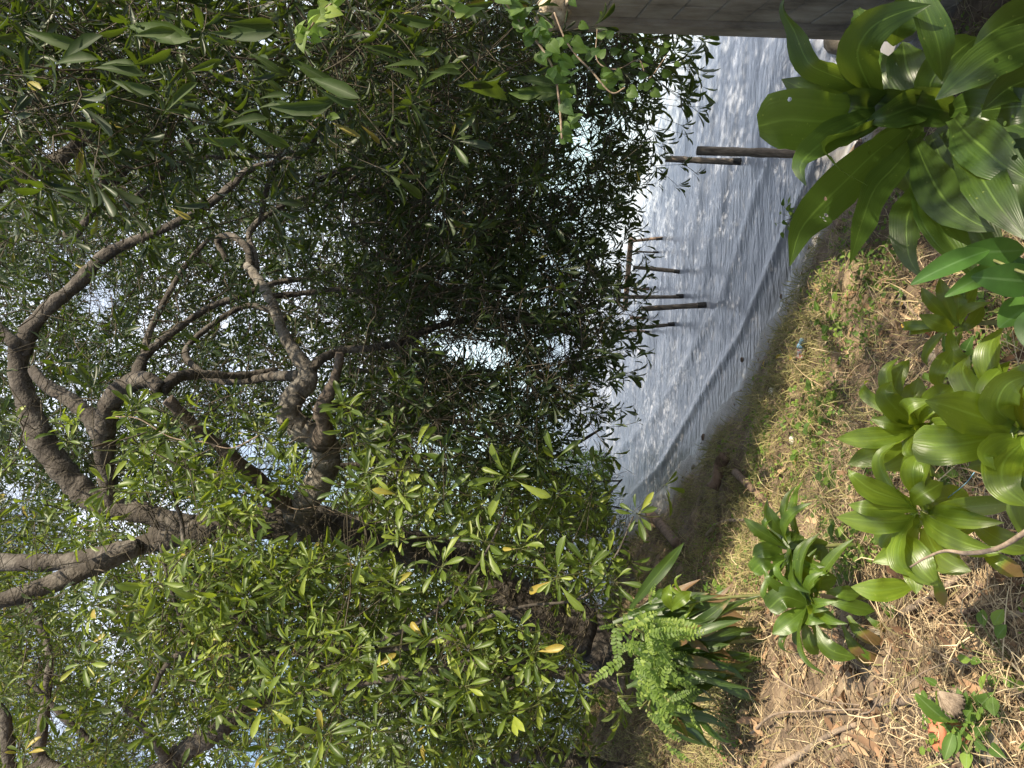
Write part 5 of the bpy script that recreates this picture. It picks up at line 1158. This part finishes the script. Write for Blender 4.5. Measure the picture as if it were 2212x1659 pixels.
rock(1498, 1010, .03, M_ROCK, 'tan stone in the matted grass on the far bank', seed=4)
rock(1812, 70, .13, M_ROCK, 'dark rubble rock at the foot of the wall, larger', seed=5)
rock(1800, 92, .06, M_ROCK, 'dark rubble rock at the foot of the wall, smaller one in the water', seed=6)
rock(2015, 770, .03, M_ROCK, 'pale stone beside the small fresh plant', seed=9)
rock(1688, 640, .018, M_LOG, 'dark pebble on the wet sand, right hand one', 'pebble', 'pebble', seed=10)
rock(1520, 945, .03, M_LOG, 'black clod at the water edge near the rotten stump', 'clod', 'clod', seed=11)
rock(1604, 778, .025, M_LOG, 'dark clod lying on the sand left of the pebble', 'clod', 'clod', seed=12)
rock(1895, 1375, .03, M_ROCK, 'brownish stone among roots below the brown tipped leaves', seed=13)
rock(1860, 1545, .028, M_LOG, 'dark clod of earth at the left beside the thick root', 'clod', 'clod', seed=14)
rock(2150, 1610, .06, M_ROCK, 'tan half buried rock at the bottom left corner', seed=15)
# crushed blue bottle and a printed cup
c = G(1750, 742, .03); V, Q, T = tube(smooth_path([c + np.array([.02, .02, 0]), c + np.array([.0, .045, .012]), c + np.array([-.05, .06, .0])], 5), [.018, .026, .03, .028, .02, .02, .028, .03, .026, .016, .012], 10, .12)
tag(obj('plastic_bottle', mesh_np('plastic_bottle', V, T, Q), M_BLUE, at=c), 'crushed clear blue plastic bottle in the dry grass', 'bottle')
c = G(1742, 765, .03); V, Q, T = tube(np.array([c + np.array([-.03, 0, 0]), c + np.array([-.02, 0, .01]), c, c + np.array([.03, .02, 0])]), [.025, .032, .03, .026], 12, .12)
tag(obj('paper_cup', mesh_np('paper_cup', V, T, Q), M_REDWHITE, at=c), 'crumpled red and white printed cup beside the blue bottle', 'cup')
V, Q, T = tube(smooth_path([P(2105, 1020, 1.75), P(2085, 1045, 1.78), P(2048, 1075, 1.85)], 5), .0012, 5)
tag(obj('blue_string', mesh_np('blue_string', V, T, Q), M_BLUE, at=P(2085, 1045, 1.78)), 'thin pale blue string stretched between the strap leaves', 'string')
# clay pot half hidden, with a dried fan leaf leaning over it
c = G(2075, 1588, -.02); n = 22; prof = [(.036, 0), (.044, .04), (.05, .075), (.056, .075), (.056, .095), (.048, .095), (.044, .05), (.0, .04)]
V = []; ang = np.arange(n) / n * 2 * math.pi
tl = rad(-18)
for rr, zz_ in prof:
    q = np.stack([rr * np.cos(ang), rr * np.sin(ang), np.full(n, zz_)], 1); V.append(q)
V = np.vstack(V); Rm = np.array([[1, 0, 0], [0, math.cos(tl), -math.sin(tl)], [0, math.sin(tl), math.cos(tl)]]); V = V @ Rm.T * .95 + c
i = (np.arange(len(prof) - 1)[:, None] * n + np.arange(n)).ravel(); j = (np.arange(len(prof) - 1)[:, None] * n + (np.arange(n) + 1) % n).ravel()
tag(obj('clay_pot', mesh_np('clay_pot', V, None, np.stack([i, j, j + n, i + n], 1)), M_TERRA, at=c), 'tilted orange clay pot half hidden in leaves at lower left', 'pot')
M_FAN = simple_mat('dried_fan', [(.35, (.07, .052, .038)), (.5, (.20, .155, .115)), (.72, (.33, .27, .21))], scale=30, rough=.85, bump=.8)
def fan(apex, mids, d, mat, name, label, ribs=13):
    A0 = P(apex[0], apex[1], d); E = smooth_path(np.array([P(x, y, d - .02) for x, y in mids]), 5)
    V = [A0]; m_ = 6; ne = len(E)
    for k in range(ne):
        for s_ in range(1, m_ + 1):
            t_ = s_ / m_; zg = .006 * (1 if k % 2 else -1) * t_
            V.append(A0 + (E[k] - A0) * t_ + norm(CAM - A0) * (.03 * math.sin(math.pi * t_ * .6) + zg))
    Q = []; T = []
    for k in range(ne - 1):
        T.append((0, 1 + k * m_, 1 + (k + 1) * m_))
        for s_ in range(m_ - 1): a = 1 + k * m_ + s_; Q.append((a, a + 1, a + m_ + 1, a + m_))
    o = obj(name, mesh_np(name, np.array(V), T, Q), mat, at=A0); tag(o, label, 'leaf'); md = o.modifiers.new('t', 'SOLIDIFY'); md.thickness = .002
dp = depth_of(G(2060, 1540)) - .12
fan((2024, 1491), [(2030, 1530), (2055, 1553), (2075, 1545), (2085, 1520), (2080, 1500)], dp, M_FAN, 'dried_fan_leaf', 'grey brown dried fan leaf leaning over the clay pot')
fan((2042, 745), [(1965, 700), (1985, 694), (2005, 690), (2022, 700), (2035, 715)], depth_of(G(2010, 720)) - .05, M_TERRA, 'dried_fan_leaf', 'orange brown curled dead leaf bundle in the straw')
V, Q, T = None, None, None
pot = root('seedling', G(2050, 1570, .0), 'seedling with holed green leaves growing round the clay pot', 'plant')
dq = depth_of(G(2055, 1575)) - .12
for k, (a, b, c_, d_, w) in enumerate([(2050, 1560, 1985, 1515, .4), (2070, 1560, 2022, 1540, .4), (2070, 1580, 2060, 1625, .5), (2085, 1560, 2105, 1542, .6), (2100, 1600, 2130, 1520, .5), (2120, 1600, 2140, 1560, .7), (2080, 1600, 2090, 1640, .5), (2060, 1580, 2040, 1640, .45)]):
    broad_leaf(pot, a, b, c_, d_, dq, w, M_COVER, seed=40 + k)

# ------------------------------------------------------------------ ground litter and ground cover
r = np.random.default_rng(9)
def ground_pts(n, zone, smin=.75, rmax=11, rmin=.9):
    """random points on the bank, more of them close by; zone(X, Y) -> probability"""
    th_ = rad(-37) + rad(70) * r.random(n); rd = rmin * (rmax / rmin) ** (r.random(n) ** .85)
    x = rd * np.sin(th_); y = rd * np.cos(th_); s = shore_dist(x, y)
    z = zland(x, y); p = np.stack([x, y, z], 1); X, Y, d = proj(p)
    ok = (s > smin) & (r.random(n) < zone(X, Y, p)) & (X < 2330) & (Y > -60) & (Y < 1720)
    return p[ok]
def straw_zone(X, Y, p): 
    q = .35 + .35 * noise3(p, .9, 31)
    q = np.where((X > 1800) & (Y < 1250), q + .25, q); q = np.where((X > 1450) & (Y > 1330), q + .25, q)
    q = np.where((X > 1830) & (X < 2010) & (Y > 1330) & (Y < 1500), q * .45, q)
    return np.clip(q, .05, 1)
p = np.vstack([ground_pts(52000, straw_zone, .45), ground_pts(16000, straw_zone, .35, 12, 4.5)]); n = len(p)
dist = np.linalg.norm(p - CAM, axis=1)
a = r.random(n) * 6.28; ln = .05 + .16 * r.random(n) ** 1.5; tl = r.normal(size=n) * .22 + .08
dv = np.stack([np.cos(a) * np.cos(tl), np.sin(a) * np.cos(tl), np.sin(tl)], 1)
p0 = p + np.array([0, 0, .006]) + np.stack([0 * a, 0 * a, r.random(n) * .035], 1); p1 = p0 + dv * ln[:, None]; p1[:, 2] = np.maximum(p1[:, 2], zland(p1[:, 0], p1[:, 1]) + .004)
V, Q, ra = ribbons(p0, p1, .0016 + .0030 * r.random(n) ** 2, r.normal(size=(n, 3)) * np.array([.02, .02, .012]) * (ln / .12)[:, None] + np.array([0, 0, .008]), r.random(n), 3, r)
tag(obj('straw_litter', mesh_np('straw_litter', V, None, Q, {'rnd': ra}), M_STRAW), 'tangled dry straw and thin stems covering the bank', 'straw', kind='stuff')
# thicker fine twigs and vines, round
p = ground_pts(5200, lambda X, Y, p: np.where((Y > 1200), .7, .35), .9, 8); n = len(p)
a = r.random(n) * 6.28; ln = .10 + .30 * r.random(n) ** 2; tl = r.normal(size=n) * .15 + .05
dv = np.stack([np.cos(a) * np.cos(tl), np.sin(a) * np.cos(tl), np.sin(tl)], 1); p0 = p + np.array([0, 0, .02]); p1 = p0 + dv * ln[:, None]; p1[:, 2] = np.maximum(p1[:, 2], zland(p1[:, 0], p1[:, 1]) + .01)
V, Q = thin_tubes(p0, p1, .0016 + .0025 * r.random(n) ** 2, .001 + .001 * r.random(n), r.normal(size=(n, 3)) * .025 + np.array([0, 0, .02]), 4)
tag(obj('twig_litter', mesh_np('twig_litter', V, None, Q, {'rnd': np.repeat(r.random(n), 15)}), M_STRAW), 'thin dead twigs and vine stems strewn over the bank', 'twigs', kind='stuff')
# dead leaves
p = ground_pts(14000, lambda X, Y, p: np.clip(.25 + .3 * noise3(p, 1.3, 41) + np.where(Y > 1250, .25, 0), 0, 1), .9, 9); n = len(p)
a = r.random(n) * 6.28; dx = np.stack([np.cos(a), np.sin(a), r.normal(size=n) * .3], 1); nn = np.tile([0, 0, 1.], (n, 1)) + r.normal(size=(n, 3)) * .4
ln = .03 + .07 * r.random(n) ** 2
V, T, Q, ra, lu = leaves_batch(TPL[('ell', False)], p + np.array([0, 0, .012]), dx, nn, ln, ln * (.22 + .25 * r.random(n)), r.random(n), r.normal(size=n) * .35)
tag(obj('leaf_litter', mesh_np('leaf_litter', V, T, Q, {'rnd': ra}), M_DRYLEAF), 'brown curled dead leaves lying over the soil', 'leaf litter', kind='stuff')
# matted grass toward the shore
def grass_zone(X, Y, p):
    q = np.clip(.55 + .5 * noise3(p, 1.1, 51), .05, 1); q = np.where(X > 1800, q * .25, q); q = np.where((Y > 1300) & (X > 1650), q * .12, q); return q
p = np.vstack([ground_pts(60000, grass_zone, .26, 12, 2.2), ground_pts(60000, lambda X, Y, p: grass_zone(X, Y, p) * (Y > 560) * (X < 1760), .3, 12, 4.5)]); n = len(p)
a = r.random(n) * 6.28; el = .15 + .9 * r.random(n); ln = .05 + .085 * r.random(n) + .04 * np.clip(noise3(p, 1.4, 52), 0, 1)
dv = np.stack([np.cos(a) * np.cos(el), np.sin(a) * np.cos(el), np.sin(el)], 1)
V, Q, ra = ribbons(p, p + dv * ln[:, None], .003 + .0035 * r.random(n), np.stack([0 * a, 0 * a, ln * .22], 1), np.clip(.35 + .3 * noise3(p, .8, 53) + .35 * r.random(n), 0, .99), 3, r)
tag(obj('matted_grass', mesh_np('matted_grass', V, None, Q, {'rnd': ra}), M_GRASS), 'short matted yellow green grass between bank and sand', 'grass', kind='stuff')
# low green creeper with small leaves
def green_zone(X, Y, p):
    q = np.clip(.9 * noise3(p, .75, 61) - .12, 0, 1)
    for (cx, cy, ax_, ay_) in ((1900, 560, 90, 110), (1790, 880, 60, 90), (1800, 620, 80, 60), (2080, 870, 120, 60), (1700, 960, 90, 110), (1850, 1190, 90, 60), (1560, 1230, 110, 110), (2150, 760, 80, 60), (1760, 1000, 90, 90), (2100, 1560, 80, 80), (1870, 700, 60, 80)):
        q = np.maximum(q, np.clip(1.25 - ((X - cx) / ax_) ** 2 - ((Y - cy) / ay_) ** 2, 0, 1))
    q = np.where((X > 1640) & (Y > 1330) & (X < 2010), q * .06, q)
    return q
p = ground_pts(46000, green_zone, .5, 11); n = len(p)
a = r.random(n) * 6.28; dx = np.stack([np.cos(a), np.sin(a), .2 + r.normal(size=n) * .4], 1); nn = np.array([0, -.25, 1.]) + r.normal(size=(n, 3)) * .4
hgt = .02 + .07 * r.random(n); ln = .012 + .026 * r.random(n) ** 1.5
V, T, Q, ra, lu = leaves_batch(TPL[('ell', False)], p + hgt[:, None] * zu, dx, nn, ln, ln * (.5 + .25 * r.random(n)), r.random(n), r.normal(size=n) * .15)
mb = MB(); mb.add(V, Q, T, rnd=ra, lu=lu)
V, Q, ra = ribbons(p, p + hgt[:, None] * zu + r.normal(size=(n, 3)) * .006, np.full(n, .0015), np.zeros((n, 3)), r.random(n), 1, r); mb.add(V, Q, None, rnd=ra, lu=0.)
tag(obj('creeping_groundcover', mb.mesh('creeping_groundcover'), M_COVER), 'low green creeper with small leaves spreading over the bank', 'ground cover', kind='stuff')
# broader weeds, each a plant
WEEDS = [(1718, 470, 5.6, .05, 'fresh green weed rising from grass behind the shaded plant'), (1795, 870, 3.6, .05, 'yellow green leafy weed in the middle of the bank'), (1815, 690, 3.5, .05, 'bright single weed rosette right of the bottle'),
         (1880, 590, 3, .045, 'thick green weed patch in the half shade'), (2105, 850, 2, .06, 'broad leaved pale weed behind the widest strap leaves'), (2120, 800, 2, .06, 'pale round leaved weed near the bottom edge'),
         (1850, 1195, 2.4, .04, 'small lobed grey green weed between the two strap plants'), (1800, 1080, 3, .045, 'pale weed with lobed leaves beside the split log'), (2060, 1010, 2, .04, 'pale small leaved weed under the widest leaves'),
         (2130, 1560, 2, .05, 'holed heart leaved weed left of the clay pot'), (1770, 960, 3, .045, 'leafy sprawling weed near the bank centre'), (1745, 880, 3, .04, 'fresh leafed weed above the straw heap'), (1570, 1290, 3, .05, 'dark broad leaved weed under the young tree'), (2190, 1430, 2, .04, 'tiny yellow green sprout at the bottom edge')]
wr = np.random.default_rng(13)
for (X, Y, d, sz, lab) in WEEDS:
    g = G(X, Y); rt = root('weed', g, lab, 'weed')
    st = MB()
    for k in range(16):
        a = wr.random() * 6.28; h = .03 + .09 * wr.random(); c = g + np.array([math.cos(a), math.sin(a), 0]) * .13 * math.sqrt(wr.random()) + zu * h
        dx = norm(np.array([math.cos(a), math.sin(a), .1 + wr.normal() * .3])); nn = norm(np.array([0, -.3, 1]) + wr.normal(size=3) * .3); ln = sz * (.7 + .6 * wr.random())
        V, T, Q, ra, lu = leaves_batch(TPL[('heart' if sz >= .05 else 'ell', True)], c[None], dx[None], nn[None], np.array([ln]), np.array([ln * .7]), np.array([.4 + .6 * wr.random()]), np.array([.1]))
        obj('leaf', mesh_np('leaf', V, T, Q, {'rnd': ra, 'lu': lu}), M_COVER, rt)
        V, Q, T = tube(smooth_path([g, (g + c) / 2 + zu * .01, c], 3), .0016, 4, caps=False); st.add(V, Q, T)
    obj('stem', st.mesh('stem'), M_STEM, rt)
# a few fallen yellow leaves
for k, (X, Y) in enumerate([(1960, 655), (1955, 700), (1692, 765), (1715, 765), (1655, 792), (1725, 990), (1752, 640)]):
    g = G(X, Y, .02); V, T, Q, ra, lu = leaves_batch(TPL[('ell', True)], g[None], norm(wr.normal(size=(1, 3)) * np.array([1, 1, .2])), norm(np.array([[0, -.5, 1.]]) + wr.normal(size=(1, 3)) * .3), np.array([.06]), np.array([.022]), np.array([.5]), np.array([.2]))
    lab = ['beside the grey rock', 'on the orange brown leaf bundle', 'on the sand edge above the bottle', 'nearest the blue bottle', 'by the dark clod on the sand', 'in dark greens at bank centre', 'in the grass right of the bottle'][k]
    tag(obj('yellow_leaf', mesh_np('yellow_leaf', V, T, Q, {'rnd': ra, 'lu': lu}), M_YELLOW, at=g), 'fallen yellow leaf ' + lab, 'leaf', 'fallen yellow leaves')

# small stones and bits of weed left along the waterline
n = 5000; x = -3.2 + 6 * r.random(n); y = 3.5 + 8 * r.random(n); sdv = shore_dist(x, y); ok = (r.random(n) < np.exp(-((sdv - .18) / .16) ** 2)); x, y = x[ok], y[ok]; n = len(x); z = zland(x, y)
oct_ = np.array([(1, 0, 0), (0, 1, 0), (-1, 0, 0), (0, -1, 0), (0, 0, .7), (0, 0, -.7)], float); of = np.array([(0, 1, 4), (1, 2, 4), (2, 3, 4), (3, 0, 4), (1, 0, 5), (2, 1, 5), (3, 2, 5), (0, 3, 5)])
sz = .003 + .016 * r.random(n) ** 4; a = r.random(n) * 6.28
O = oct_[None] * (1 + .4 * r.normal(size=(n, 6, 3))) * sz[:, None, None] * np.array([1.3, .9, .7]); ca, sa_ = np.cos(a)[:, None], np.sin(a)[:, None]
V = np.stack([O[..., 0] * ca - O[..., 1] * sa_ + x[:, None], O[..., 0] * sa_ + O[..., 1] * ca + y[:, None], O[..., 2] + z[:, None] + .002], -1).reshape(-1, 3)
T = (of[None] + (np.arange(n) * 6)[:, None, None]).reshape(-1, 3)
tag(obj('shore_debris', mesh_np('shore_debris', V, T, None, {'rnd': np.repeat(r.random(n), 6)}), M_LOG), 'small dark stones and bits of weed along the waterline', 'debris', kind='stuff')

# clods and crumbs of soil on the bare ground, larger curled dead leaves in drifts
p = ground_pts(9000, lambda X, Y, p: np.where((Y > 1250) | (X > 1900), .8, .25), .9, 9); n = len(p)
sz = .004 + .022 * r.random(n) ** 4
O = oct_[None] * (1 + .35 * r.normal(size=(n, 6, 3))) * sz[:, None, None]
V = (O + p[:, None] + np.array([0, 0, .003])).reshape(-1, 3); T = (of[None] + (np.arange(n) * 6)[:, None, None]).reshape(-1, 3)
tag(obj('soil_clods', mesh_np('soil_clods', V, T, None, {'rnd': np.repeat(r.random(n), 6)}), M_LOG), 'clods and crumbs of earth scattered on the bare soil', 'clods', kind='stuff')
p = ground_pts(2600, lambda X, Y, p: np.clip(.9 * noise3(p, .8, 71) + np.where(Y > 1250, .15, 0), 0, 1), .9, 8); n = len(p)
a = r.random(n) * 6.28; dx = np.stack([np.cos(a), np.sin(a), r.normal(size=n) * .35], 1); nn = np.tile([0, 0, 1.], (n, 1)) + r.normal(size=(n, 3)) * .6
ln = .05 + .08 * r.random(n)
V, T, Q, ra, lu = leaves_batch(TPL[('ell', True)], p + np.array([0, 0, .015]), dx, nn, ln, ln * (.25 + .2 * r.random(n)), r.random(n), r.normal(size=n) * .6)
V[:, 2] += .012 * np.sin(V[:, 0] * 60) * np.sin(V[:, 1] * 55)
tag(obj('curled_leaf_drift', mesh_np('curled_leaf_drift', V, T, Q, {'rnd': ra}), M_DRYLEAF), 'larger curled brown leaves caught in drifts on the bank', 'leaf litter', kind='stuff')
